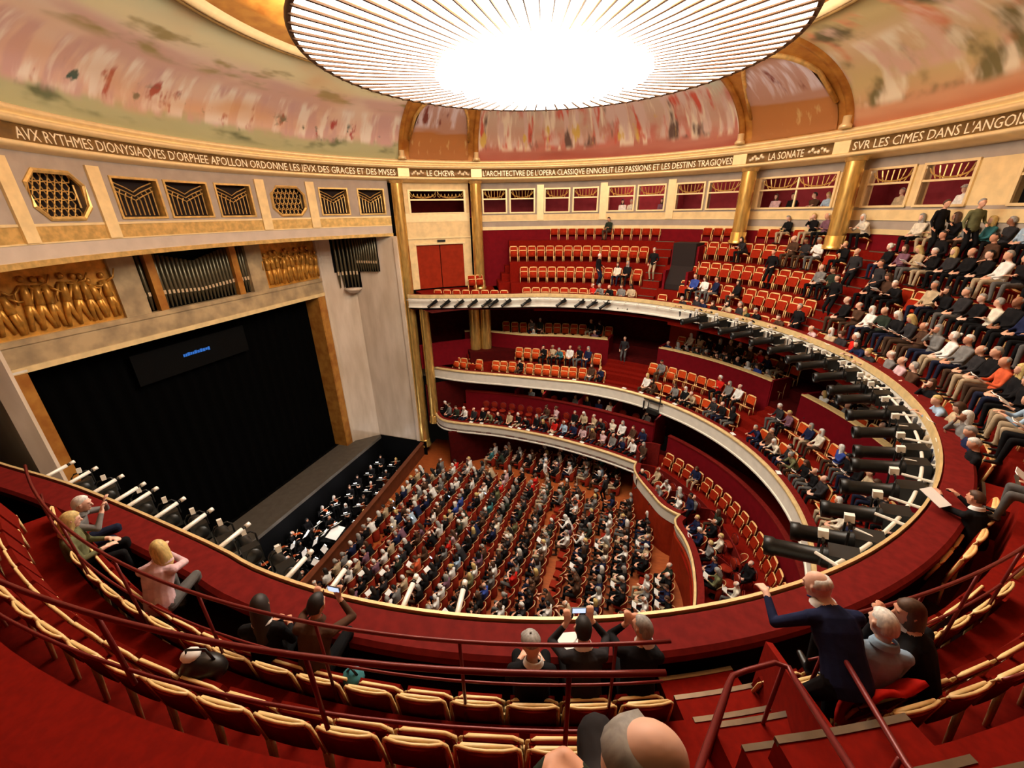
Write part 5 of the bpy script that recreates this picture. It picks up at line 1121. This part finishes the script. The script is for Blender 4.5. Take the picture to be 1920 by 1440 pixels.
# white pipe rail and arms
pr_ = empty('lantern_pipe', label='white pipe rail carrying stage lanterns along the balcony front', cat='pipe rail')
far_t = [p for p in TOP if p[1] > -8.6 or p[0] < 0]
path = [p for p in TOP if not (p[0] > -1 and p[1] < -8.2)]
seg1 = [p for p in TOP if p[1] > -8.0 and not (p[1] < 0 and p[0] < 0)]
b = MB(); b.tube([(x + nx * -0.2, y + ny * -0.2, 11.0) for x, y, nx, ny in seg1], 0.03, 7); build('pipe', b, 'steel_white', pr_, True)
for i in range(39):
    t = 132 - 4.75 * i
    x, y = on_top(t, 0.0); x2, y2 = on_top(t, -0.34 if t > 40 else -0.46); b = MB(); b.tube([(x, y, 11.04), (x2, y2, 11.0)], 0.026, 6); build('arm', b, 'steel_white', pr_)
k = 0
for t in (-78.6, -83.6, -88.7, -93.5, -101, -105.8, -110.4, -113.5, -116.5, -119.5, -122.5, -125.5):
    k += 1; x, y = on_top(t, 0.05); x2, y2 = on_top(t, -0.5); g = empty('lantern_boom', label='white horizontal lantern arm over the near ledge, %s from the camera' % ORD(k), cat='lantern arm', group='white lantern arms of the near balcony front')
    b = MB(); b.tube([(x, y, 11.05), (x2, y2, 11.12)], 0.035, 8); build('tube', b, 'steel_white', g, True)
    e = V3((x2, y2, 11.12)); u = (e - V3((x, y, 11.05))).normalized(); b = MB(); b.tube([e, e + u * 0.05], 0.028, 8); build('collar', b, 'black_metal', g, True)
    b = MB(); b.tube([e + u * 0.05, e + u * 0.13], 0.036, 8); build('end_cap', b, 'steel_white', g, True)
# moving light on the middle balcony
i = min(range(len(MID)), key=lambda q: abs(degrees(atan2(MID[q][1], MID[q][0])) - 58.5)); x, y, nx, ny = MID[i]
g = empty('moving_light', (x - nx * 0.12, y - ny * 0.12, 5.85), atan2(ny, nx) + pi / 2, 'black moving light hung on a bracket on the middle balcony front', 'spotlight')
b = MB(); b.box((0, 0.1, -0.18), (0.62, 0.24, 0.24)); build('head', b, 'black_metal', g)
b = MB(); b.tube([(-0.3, 0.05, -0.1), (-0.3, 0.0, 0.3), (0.32, 0.0, 0.3), (0.32, 0.05, -0.1)], 0.03, 6); build('yoke', b, 'black_metal', g)
b = MB(); b.tube([(-0.3, -0.02, 0.3), (-0.3, -0.02, 0.75)], 0.025, 6); b.box((0.1, -0.02, 0.35), (1.1, 0.05, 0.06)); build('bracket', b, 'black_metal', g)
b = MB(); b.box((0.62, 0.0, -0.05), (0.06, 0.06, 0.55)); build('safety_arm', b, 'black_metal', g)
# ================================================================== ORCHESTRA PIT
ZP = -1.7
def violin_proto():
    r = empty('violin')
    b = MB(); V = []; n = 16
    for zz in (0.0, 0.045):
        for j in range(n): a = 2 * pi * j / n; w = 0.10 * (1 - 0.28 * cos(2 * a) ** 8 if abs(sin(a)) < 0.4 else 1); V.append((w * cos(a) * (0.78 if sin(a) > 0 else 1.0), 0.18 * sin(a), zz))
    b.add(V, [tuple(range(n))[::-1], tuple(n + j for j in range(n))] + [(j, (j + 1) % n, n + (j + 1) % n, n + j) for j in range(n)]); build('body', b, 'violin', r)
    b = MB(); b.box((0, 0.28, 0.04), (0.028, 0.24, 0.025)); b.ball((0, 0.41, 0.03), 0.022, 8, 5); build('neck', b, 'shoe', r)
    b = MB(); b.tube([(-0.3, 0.02, 0.09), (0.32, -0.06, 0.10)], 0.007, 5); build('bow', b, 'letter', r); return r
vio0 = violin_proto(); nvi = 0
def stand_proto():
    r = empty('music_stand')
    b = MB(); b.box((0, 0, 0), (0.52, 0.02, 0.34), mtx=Matrix.Translation((0, 0, 1.12)) @ Matrix.Rotation(radians(-55), 4, 'X')); build('desk', b, 'black_metal', r)
    b = MB(); b.box((0, 0, 0), (0.46, 0.008, 0.29), mtx=Matrix.Translation((0, -0.012, 1.14)) @ Matrix.Rotation(radians(-55), 4, 'X')); build('sheet_music', b, 'sheet_lit', r)
    b = MB(); b.tube([(0, 0.02, 0.02), (0, 0.02, 1.08)], 0.012, 6); build('pole', b, 'black_metal', r)
    for k in range(3): b = MB(); b.tube([(0, 0.02, 0.18), (0.22 * cos(k * 2.1), 0.02 + 0.22 * sin(k * 2.1), 0.0)], 0.01, 5); build('leg', b, 'black_metal', r)
    b = MB(); b.box((0, 0.10, 1.34), (0.2, 0.035, 0.03)); build('clip_lamp', b, 'globe_stand', r); return r
mat('globe_stand', (255, 248, 236), 0.4, 0, 0, emit=3.0)
st0 = stand_proto(); nst = 0
figure('play', (0, -0.03, 0.53), (0, -0.04, 0.95), (-0.03, 0.02, 1.215), (0.22, 0.36, 0.98), (-0.14, 0.42, 1.08), (0.15, 0.40, 0.10), (-0.15, 0.36, 0.10), hdir=(-0.35, 0.9, -0.2))
COND = V3((-10.35, 0.35, 0))
players = [(-12.9, 7.3), (-11.9, 7.6), (-10.9, 7.3), (-12.8, 6.0), (-11.7, 6.1), (-10.7, 6.0), (-12.95, 4.8), (-11.9, 4.7), (-10.9, 4.7), (-12.7, 3.7), (-11.5, 3.4), (-13.0, 2.6), (-12.0, 2.4), (-13.0, 1.6), (-12.2, 1.2), (-13.05, 0.5), (-12.4, 0.1), (-13.05, -0.6), (-12.3, -0.9), (-13.0, -1.7), (-12.1, -1.9), (-11.1, -1.5), (-12.9, -2.8), (-11.8, -2.9), (-10.7, -2.4), (-10.6, 2.2)]
for k, (x, y) in enumerate(players):
    d = COND - V3((x, y, 0)); rz = atan2(-d.x, d.y); z = ZP + (0.45 if x < -12.5 else 0.25)
    if z > ZP + 0.3:
        pass
    top = 'black'; _, _, skin, style, hc = pick()
    person('play' if k % 3 else 'lap', (x, y, z), rz, top, 'black', skin, style, hc, 'black-clad orchestra player, %s, %s from the far end of the pit' % (HWORD[style] % hc, ORD(k + 1)), 'orchestra players in the pit')
    ch_ = MB(); 
    fx, fy = -sin(rz), cos(rz)
    b = MB(); b.box((0, -0.03, 0.42), (0.42, 0.4, 0.05)); cs = build('orchestra_chair', b, 'black_metal', None, False, 'black orchestra chair under the %s player from the far end' % ORD(k + 1), 'chair', 'black orchestra chairs'); cs.location = (x, y, z); cs.rotation_euler = (0, 0, rz)
    b = MB(); b.box((0, -0.25, 0.75), (0.4, 0.03, 0.28)); build('backrest', b, 'black_metal', cs)
    for sx in (-1, 1):
        for sy in (-0.2, 0.15): b = MB(); b.tube([(sx * 0.18, sy, 0.42), (sx * 0.19, sy, 0.0)], 0.012, 5); build('leg', b, 'black_metal', cs)
    if k % 3:
        o = vio0 if nvi == 0 else copy_tree(vio0); nvi += 1
        big = k in (4, 10, 14); m_ = Matrix.Translation((x, y, z)) @ Matrix.Rotation(rz, 4, 'Z') @ (Matrix.Translation((0.02, 0.30, 0.55)) @ Matrix.Rotation(radians(75), 4, 'X') @ Matrix.Scale(2.2, 4) if big else Matrix.Translation((-0.10, 0.24, 1.06)) @ Matrix.Rotation(radians(25), 4, 'Z'))
        o.matrix_world = m_; tag(o, ('brown cello' if big else 'brown violin') + ' held by the %s orchestra player from the far end' % ORD(k + 1), 'cello' if big else 'violin', 'string instruments in the pit')
    o = st0 if nst == 0 else copy_tree(st0); nst += 1; o.location = (x + fx * 0.78, y + fy * 0.78, z - 0.02); o.rotation_euler = (0, 0, rz)
    tag(o, 'black music stand with bright white sheets, before the %s player from far end' % ORD(k + 1), 'music stand', 'lit music stands in the pit')
    pz = MB(); pz.box((0, 0, 0), (1.5, 1.4, z - ZP))
    ps = build('floor_riser', pz, 'black', None, False, 'black riser under the %s orchestra player' % ORD(k + 1), 'riser', kind=ST); ps.location = (x + fx * 0.3, y + fy * 0.3, (z + ZP) / 2 - 0.002 * k / 30)
for x, y in ((-12.4, 6.3), (-11.2, 5.6), (-12.5, 3.8), (-12.5, 1.6), (-12.6, -0.4), (-12.2, -2.2), (-11.2, 1.8)): lamp('pit_lamp', 'POINT', (x, y, 0.35), 26, (1, 0.96, 0.95), 0.08)
hc_ = empty('continuo_keyboard', (-11.0, 0.55, ZP), radians(100), 'black keyboard instrument with two large white scores in the pit', 'keyboard')
b = MB(); b.add([(-0.5, -0.9, 0.75), (0.5, -0.9, 0.75), (0.5, 0.2, 0.75), (0.1, 0.9, 0.75), (-0.5, 0.9, 0.75), (-0.5, -0.9, 1.0), (0.5, -0.9, 1.0), (0.5, 0.2, 1.0), (0.1, 0.9, 1.0), (-0.5, 0.9, 1.0)], [(0, 4, 3, 2, 1), (5, 6, 7, 8, 9), (0, 1, 6, 5), (1, 2, 7, 6), (2, 3, 8, 7), (3, 4, 9, 8), (4, 0, 5, 9)]); build('case', b, 'black_metal', hc_)
for x, y in ((-0.42, -0.8), (0.42, -0.8), (-0.42, 0.8)): b = MB(); b.tube([(x, y, 0.75), (x, y, 0)], 0.035, 6); build('leg', b, 'black_metal', hc_)
b = MB(); b.box((0, 0, 0), (1.0, 0.62, 0.02), mtx=Matrix.Translation((0.05, 0.25, 1.2)) @ Matrix.Rotation(radians(14), 4, 'X')); build('large_score', b, 'sheet_lit', hc_)
b = MB(); b.box((0, 0, 0), (0.75, 0.5, 0.02), mtx=Matrix.Translation((-0.05, -0.62, 1.12)) @ Matrix.Rotation(radians(10), 4, 'X')); build('small_score', b, 'sheet_lit', hc_)
lamp('score_lamp', 'POINT', (-11.0, 0.55, 0.9), 30, (1, 0.98, 0.95), 0.06)
# ================================================================== SINGLE FIGURES
person('stand', (*polar(11.95, 70.8), 12.07), radians(160), 'black', 'beige', 'a', 'short', 'grey', 'standing person in black jacket and pale trousers on the far aisle stair')
person('stand', (*polar(11.55, 85.2), 11.7), radians(250), 'black', 'navy', 'a', 'short', 'white', 'standing person in black turned sideways among empty upper chairs')
person('stand', (*polar(12.0, 76.5), 6.9), radians(166), 'charcoal', 'grey', 'a', 'bald', 'grey', 'standing usher in charcoal on the middle balcony stair')
for k, (R_, t, z, tp) in enumerate(((11.1, 30.0, 10.45, 'black'), (11.9, 27.4, 11.6, 'black'), (12.7, 28.5, 12.5, 'charcoal'), (12.4, 43.5, 12.25, 'black'))):
    person('stand', (*polar(R_, t), z), radians(t + 90), tp, 'black', 'a', 'short' if k != 2 else 'bald', ('grey', 'dark', 'white', 'brown')[k], ('standing person in black low on the packed aisle stair', 'standing person in black halfway up the packed aisle stair', 'balding standing person in charcoal high on the packed aisle stair', 'brown-haired standing person in black between half-empty chair rows')[k])
person('stand', (*polar(13.5, 20.5), 14.1), radians(200), 'black', 'black', 'a', 'short', 'brown', 'tall standing person in black before the gallery wall at the back')
person('stand', (*polar(13.4, 15.5), 14.1), radians(190), 'olive', 'black', 'a', 'short', 'grey', 'standing person in olive before the gallery wall at the back')
person('stand', (1.05, 3.6, zfl(1.05)), radians(90), 'black', 'black', 'b', 'short', 'black', 'standing person in black in the middle of the stalls rows')
person('stand', (2.7, 6.05, zfl(2.7)), radians(60), 'charcoal', 'black', 'a', 'bald', 'grey', 'standing person in charcoal on the stalls aisle')
person('stand', (-0.9, 6.9, zfl(-0.9)), radians(-90), 'white', 'beige', 'c', 'short', 'white', 'standing person in white on the stalls side aisle')
person('stand', (*polar(7.2, 24.5), 2.55), radians(110), 'navy', 'black', 'd', 'short', 'black', 'standing usher in navy at the corner between the two boxes')
for k, (t, R_, tp, top, st_, hcx, lab) in enumerate(((82.9, 14.65, 'lap', 'white', 'bob', 'dark', 'person in white with dark hair in the third pair of loge windows'), (80.9, 14.7, 'read', 'cream', 'short', 'white', 'person in cream with white hair in the third pair of loge windows'), (50.9, 14.65, 'lap', 'pink', 'bob', 'brown', 'person in pink at the left of the wide sonata window'), (48.0, 14.7, 'lap', 'black', 'short', 'dark', 'person in black in the middle of the wide sonata window'), (44.2, 14.65, 'turn', 'brown', 'short', 'dark', 'person in brown in the wide sonata window'), (41.8, 14.65, 'read', 'pale blue', 'bob', 'blond', 'person in pale blue at the right of the wide sonata window'), (31.0, 14.65, 'lap', 'beige', 'short', 'grey', 'person in beige leaning in the first loge past the column'), (23.0, 14.65, 'lap', 'white', 'cap', 'white', 'person in white cap and shirt in the second loge past the column'), (74.0, 14.7, 'lap', 'mauve', 'bob', 'brown', 'person in mauve in the fourth pair of loge windows'))):
    person(tp, (*polar(R_, t), 14.98), radians(t + 90), top, 'black', 'c', st_, hcx, lab)
    b = MB(); x, y = polar(R_, t); b.box((0, -0.02, 0.42), (0.42, 0.42, 0.06)); cs = build('loge_chair', b, 'stall_red', None, False, 'red loge chair, %s of the occupied loge chairs from the stage' % ORD((0, 1, 3, 4, 5, 6, 7, 8, 2)[k] + 1), 'chair', 'loge chairs'); cs.location = (x, y, 14.98); cs.rotation_euler = (0, 0, radians(t + 90))
    b = MB(); b.box((0, -0.25, 0.68), (0.42, 0.04, 0.5)); build('backrest', b, 'stall_red', cs)
    for sx in (-0.18, 0.18):
        for sy in (-0.2, 0.16): b = MB(); b.tube([(sx, sy, 0.4), (sx, sy, 0.0)], 0.018, 5); build('leg', b, 'chair_wood', cs)
b = MB(); b.sweep(arc(0, 118, 0, 2), [(14.28, 14.9), (14.28, 14.98), (16.2, 14.98), (16.2, 14.9)], closed=True); build('floor_loges', b, 'red_carpet', None, False, 'red floor inside the gallery loges', 'floor', kind=ST)
for k, (R_, t, z, tp, hcx) in enumerate(((13.1, 17.5, 13.2, 'black', 'dark'), (12.2, 21.5, 12.25, 'charcoal', 'brown'), (13.2, 11.0, 13.2, 'brown', 'black'))):
    person('stand', (*polar(R_, t), z), radians(t + 80), tp, 'black', 'b', 'short', hcx, 'standing person in %s with %s hair among the packed back rows' % (tp, hcx))
# ---- near neighbours of the camera, in finer detail
HV = 0.0085
figure('n_photo', (0, -0.02, 0.53), (0, 0.12, 0.92), (0, 0.24, 1.155), (0.12, 0.44, 1.02), (-0.13, 0.42, 1.0), (0.13, 0.40, 0.10), (-0.13, 0.38, 0.10), hdir=(0.05, 0.96, -0.2), voxel=HV, ratio=0.45, handd=(0, 0.25, 0.9), curl=0.7, pole=(0, -0.2, -1), polew=0.9)
figure('n_clasp', (0, -0.02, 0.53), (0, 0.12, 0.925), (0.02, 0.23, 1.165), (-0.03, 0.36, 1.0), (-0.11, 0.36, 1.02), (0.13, 0.40, 0.10), (-0.13, 0.38, 0.10), hdir=(-0.7, 0.7, -0.1), voxel=HV, ratio=0.45, handd=(0, 0.1, 0.9), curl=0.9, pole=(0, 0.2, -1), polew=0.7)
figure('n_sit', (0, -0.03, 0.53), (0, -0.02, 0.945), (0, 0.05, 1.20), (0.10, 0.26, 0.68), (-0.10, 0.28, 0.68), (0.13, 0.42, 0.10), (-0.13, 0.40, 0.10), hdir=(-0.25, 0.9, -0.25), voxel=HV, ratio=0.45)
figure('n_bend', (0, -0.05, 0.92), (0, 0.24, 1.24), (-0.05, 0.42, 1.40), (0.22, 0.62, 0.98), (-0.32, 0.58, 1.12), (0.1, 0.02, 0.09), (-0.1, -0.04, 0.09), hdir=(-0.5, 0.8, -0.35), voxel=HV, ratio=0.45, stand=True, handd=(0, 0.9, -0.2))
figure('n_stand', (0, 0, 0.93), (0, -0.01, 1.37), (0, 0.04, 1.635), (0.23, 0.12, 0.90), (-0.22, 0.14, 0.9), (0.1, 0.06, 0.09), (-0.1, -0.06, 0.09), hdir=(0.1, 0.95, -0.3), voxel=HV, ratio=0.6, stand=True, handd=(0, 0.2, -1))
figure('n_arm', (0, 0, 0.93), (0, -0.01, 1.37), (0, 0.03, 1.635), (0.05, 0.33, 1.52), (-0.22, 0.14, 0.9), (0.1, 0.06, 0.09), (-0.1, -0.06, 0.09), voxel=HV, ratio=0.6, stand=True, handd=(0.1, -0.75, 0.2), curl=0.8, pole=(0, 1, 0.35), polew=0.6)
figure('n_hold', (0, -0.02, 0.53), (0, 0.10, 0.93), (0, 0.20, 1.17), (0.14, 0.56, 0.98), (-0.10, 0.58, 0.98), (0.13, 0.38, 0.10), (-0.13, 0.36, 0.10), hdir=(-0.2, 0.95, -0.25), voxel=HV, ratio=0.45, handd=(0, 0.9, 0.1), curl=0.8)
def near(tp, R_, t, z, top, legs, skin, st_, hcx, lab, dr=0.0, sc=1.0):
    o = person(tp, (*polar(R_, t), z), radians(t + 90 + dr), top, legs, skin, st_, hcx, lab, None, sc); T = TPL[tp]; h = T['head']; c = h - T['hu'] * 0.135 - T['hd'] * 0.03
    b = MB(); n = 16; V = []
    for zz, rr in ((-0.03, 0.098), (0.012, 0.082), (0.03, 0.071), (0.012, 0.069)):
        for j in range(n):
            a = 2 * pi * j / n; V.append(c + V3((rr * cos(a), rr * 0.92 * sin(a), zz + (0.02 if sin(a) < 0 else -0.02) * abs(sin(a)))))
    b.add(V, [(i * n + j, i * n + (j + 1) % n, (i + 1) * n + (j + 1) % n, (i + 1) * n + j) for i in range(3) for j in range(n)])
    build('shirt_collar', b, 'top_' + ('white' if top in ('black', 'navy', 'charcoal') else top), o, True); return o
near('n_photo', 11.30, -71.3, 10.8, 'charcoal', 'black', 'a', 'short', 'black', 'dark-haired person in charcoal raising a phone in the near front row', 0)
near('n_clasp', 11.30, -68.7, 10.8, 'black', 'black', 'b', 'short', 'grey', 'grey-haired person in black with hands clasped by the aisle end', -14)
near('n_sit', 11.30, -73.9, 10.8, 'black', 'black', 'a', 'cap', 'grey', 'person in black coat and grey flat cap in the near front row', 0)
near('n_bend', 11.95, -62.4, 11.45, 'navy', 'black', 'c', 'bald', 'white', 'white-haired person in navy bending over the near rail', -12)
near('n_sit', 11.85, -60.4, 11.45, 'pale blue', 'black', 'c', 'short', 'white', 'white-haired person in pale cardigan right of the camera aisle', -25)
near('n_clasp', 11.98, -58.4, 11.45, 'black', 'brown', 'b', 'long', 'brown', 'long-haired person in black right of the camera aisle', 15)
near('n_photo', 11.30, -85.4, 10.8, 'brown', 'black', 'b', 'short', 'black', 'dark-haired person in brown with arms raised to take a picture', 8)
near('n_sit', 11.30, -88.2, 10.8, 'black', 'black', 'b', 'long', 'dark', 'person in black with long dark hair by the velvet ledge', 20)
near('n_clasp', 11.30, -97.6, 10.8, 'pink', 'grey', 'c', 'bob', 'blond', 'blond person in pale pink near the velvet ledge', 30)
near('n_sit', 11.50, -106.5, 10.8, 'olive', 'black', 'c', 'bob', 'blond', 'person in olive with blond bob at the picture edge', -20)
near('n_photo', 11.50, -109.0, 10.8, 'grey', 'navy', 'c', 'short', 'white', 'white-haired person in grey leaning by the near ledge', -20)
near('n_hold', 11.05, -36.5, 10.45, 'black', 'black', 'b', 'short', 'brown', 'brown-haired person in black holding a programme over the velvet ledge', -35)
near('n_sit', 12.35, -36.0, 11.35, 'white', 'black', 'c', 'short', 'white', 'person in white shirt behind the programme holder', -20)
px_ = V3((3.905, -12.71, 0)); o = person('n_stand', (px_.x - 0.038, px_.y - 0.012, 12.90), radians(-71.6), 'charcoal', 'black', 'c', 'bald', 'grey', 'bald person with grey fringe standing just below the camera')
person('n_arm', (3.66, -13.02, 12.88), radians(-2), 'dark green', 'black', 'a', 'short', 'grey', 'person in dark green raising a forearm just below the camera')
def thing_box(name, dims, loc, rz, m, lab, cat, tilt=0.0):
    b = MB(); b.box((0, 0, 0), dims); o = build(name, b, m, None, False, lab, cat); o.location = loc; o.rotation_euler = (tilt, 0, rz); return o
x, y = polar(10.72, -71.5); bk = empty('programme_booklet', (x, y, 11.295), radians(22), 'white programme booklet lying on the near velvet ledge', 'programme')
b = MB(); b.box((0, 0, 0.006), (0.30, 0.20, 0.012)); build('pages', b, 'paper', bk); b = MB(); b.box((0.10, 0.0, 0.0135), (0.02, 0.12, 0.002)); build('printed_strip', b, 'shoe', bk)
x, y = polar(10.58, -36.8); o = thing_box('programme', (0.24, 0.34, 0.008), (x - 0.05, y + 0.05, 11.48), radians(30), 'paper', 'white programme held out over the velvet ledge on the right', 'programme', 0.35)
for k, (t, d) in enumerate(((-71.3, 0.47), (-85.4, 0.47))):
    x, y = polar(11.30 - d, t); b = MB(); b.box((0, 0, 0), (0.15, 0.012, 0.075)); o = build('phone', b, 'shoe', None, False, 'small phone held up by the %s' % ('person in charcoal' if k == 0 else 'person in brown'), 'phone'); o.location = (x, y, 10.8 + 1.12); o.rotation_euler = (0, 0, radians(t + 90))
    b = MB(); b.box((0, -0.008, 0), (0.135, 0.002, 0.065)); build('lit_screen', b, 'screen_blue', o)
# bag and coat left on seats
bg = empty('handbag', (*polar(11.92, -87.8), 11.45 + 0.5), radians(20), 'black handbag with white scarf left on an empty near chair', 'handbag')
b = MB(); b.ball((0, 0, 0.12), (0.2, 0.12, 0.14), 14, 9); build('bag_body', b, 'shoe', bg, True); b = MB(); b.tube([(-0.12, 0, 0.22), (-0.08, 0, 0.36), (0.08, 0, 0.36), (0.12, 0, 0.22)], 0.012, 6); build('handle', b, 'shoe', bg, True)
b = MB(); b.ball((-0.08, 0.02, 0.27), (0.08, 0.07, 0.05), 10, 7); build('white_scarf', b, 'paper', bg, True)
ct = MB(); r2 = random.Random(3)
for i in range(9):
    for j in range(9):
        u, v = i / 8, j / 8; ct.v.append((-0.24 + 0.48 * u, 0.16 * sin(v * 2.2) - 0.1, 0.62 - 0.5 * v + 0.05 * sin(u * 7 + v * 3)))
ct.f = [(i * 9 + j, i * 9 + j + 1, (i + 1) * 9 + j + 1, (i + 1) * 9 + j) for i in range(8) for j in range(8)]; ct.m = [0] * 64
o = build('folded_coat', ct, 'top_red', None, True, 'bright red coat draped over a chair right of the camera aisle', 'coat', fix=False); o.location = (*polar(12.05, -61.0), 11.75); o.rotation_euler = (0, 0, radians(30)); md_ = o.modifiers.new('thick', 'SOLIDIFY'); md_.thickness = 0.04
x, y = polar(11.35, -83.0); b = MB(); b.ball((0, 0, 0), (0.12, 0.1, 0.08), 12, 8); o = build('rucksack', b, 'top_teal', None, True, 'small teal rucksack on a near front-row chair', 'bag'); o.location = (x, y, 11.4); b = MB(); b.tube([(-0.06, 0, 0.06), (0, 0, 0.14), (0.06, 0, 0.06)], 0.012, 6); build('strap', b, 'shoe', o, True)
# papers along ledges of the lower tiers
k = 0
for path_, z, fr_ in ((MID, ZM, (0.36, 0.44, 0.47, 0.5, 0.53, 0.62, 0.7)), (LOW, ZL, (0.30, 0.36, 0.47, 0.53, 0.56, 0.68, 0.72, 0.8))):
    for f_ in fr_:
        k += 1; x, y, nx, ny = path_[int(f_ * (len(path_) - 1))]; b = MB(); b.box((0, 0, 0), (0.24, 0.16, 0.014)); o = build('programme', b, 'paper', None, False, 'white programme lying on the %s balcony ledge, %s from the stage' % ('middle' if path_ is MID else 'lower', ORD(k if path_ is MID else k - 7)), 'programme', 'programmes on the ledges'); o.location = (x + nx * 0.17, y + ny * 0.17, z + 0.005); o.rotation_euler = (0, 0, atan2(ny, nx) + 1.4)
# small lit phones among the stalls
k = 0
for x, y in ((-7.6, 1.7), (-8.0, 2.2), (-6.2, 1.2), (-6.9, 5.1), (-5.1, 3.3), (-3.2, 4.0), (-5.4, -1.3), (-3.9, -1.0), (-6.9, 0.4)):
    k += 1; b = MB(); b.box((0, 0, 0), (0.08, 0.012, 0.15)); o = build('phone', b, 'shoe', None, False, 'small lit phone in the stalls, %s of the glowing screens from the far left' % ORD(k), 'phone', 'glowing phones in the stalls'); o.location = (x - 0.42, y, zfl(x) + 0.95); o.rotation_euler = (radians(-50), 0, pi / 2)
    b = MB(); b.box((0, -0.008, 0), (0.07, 0.003, 0.14)); build('lit_screen', b, 'screen_blue', o)
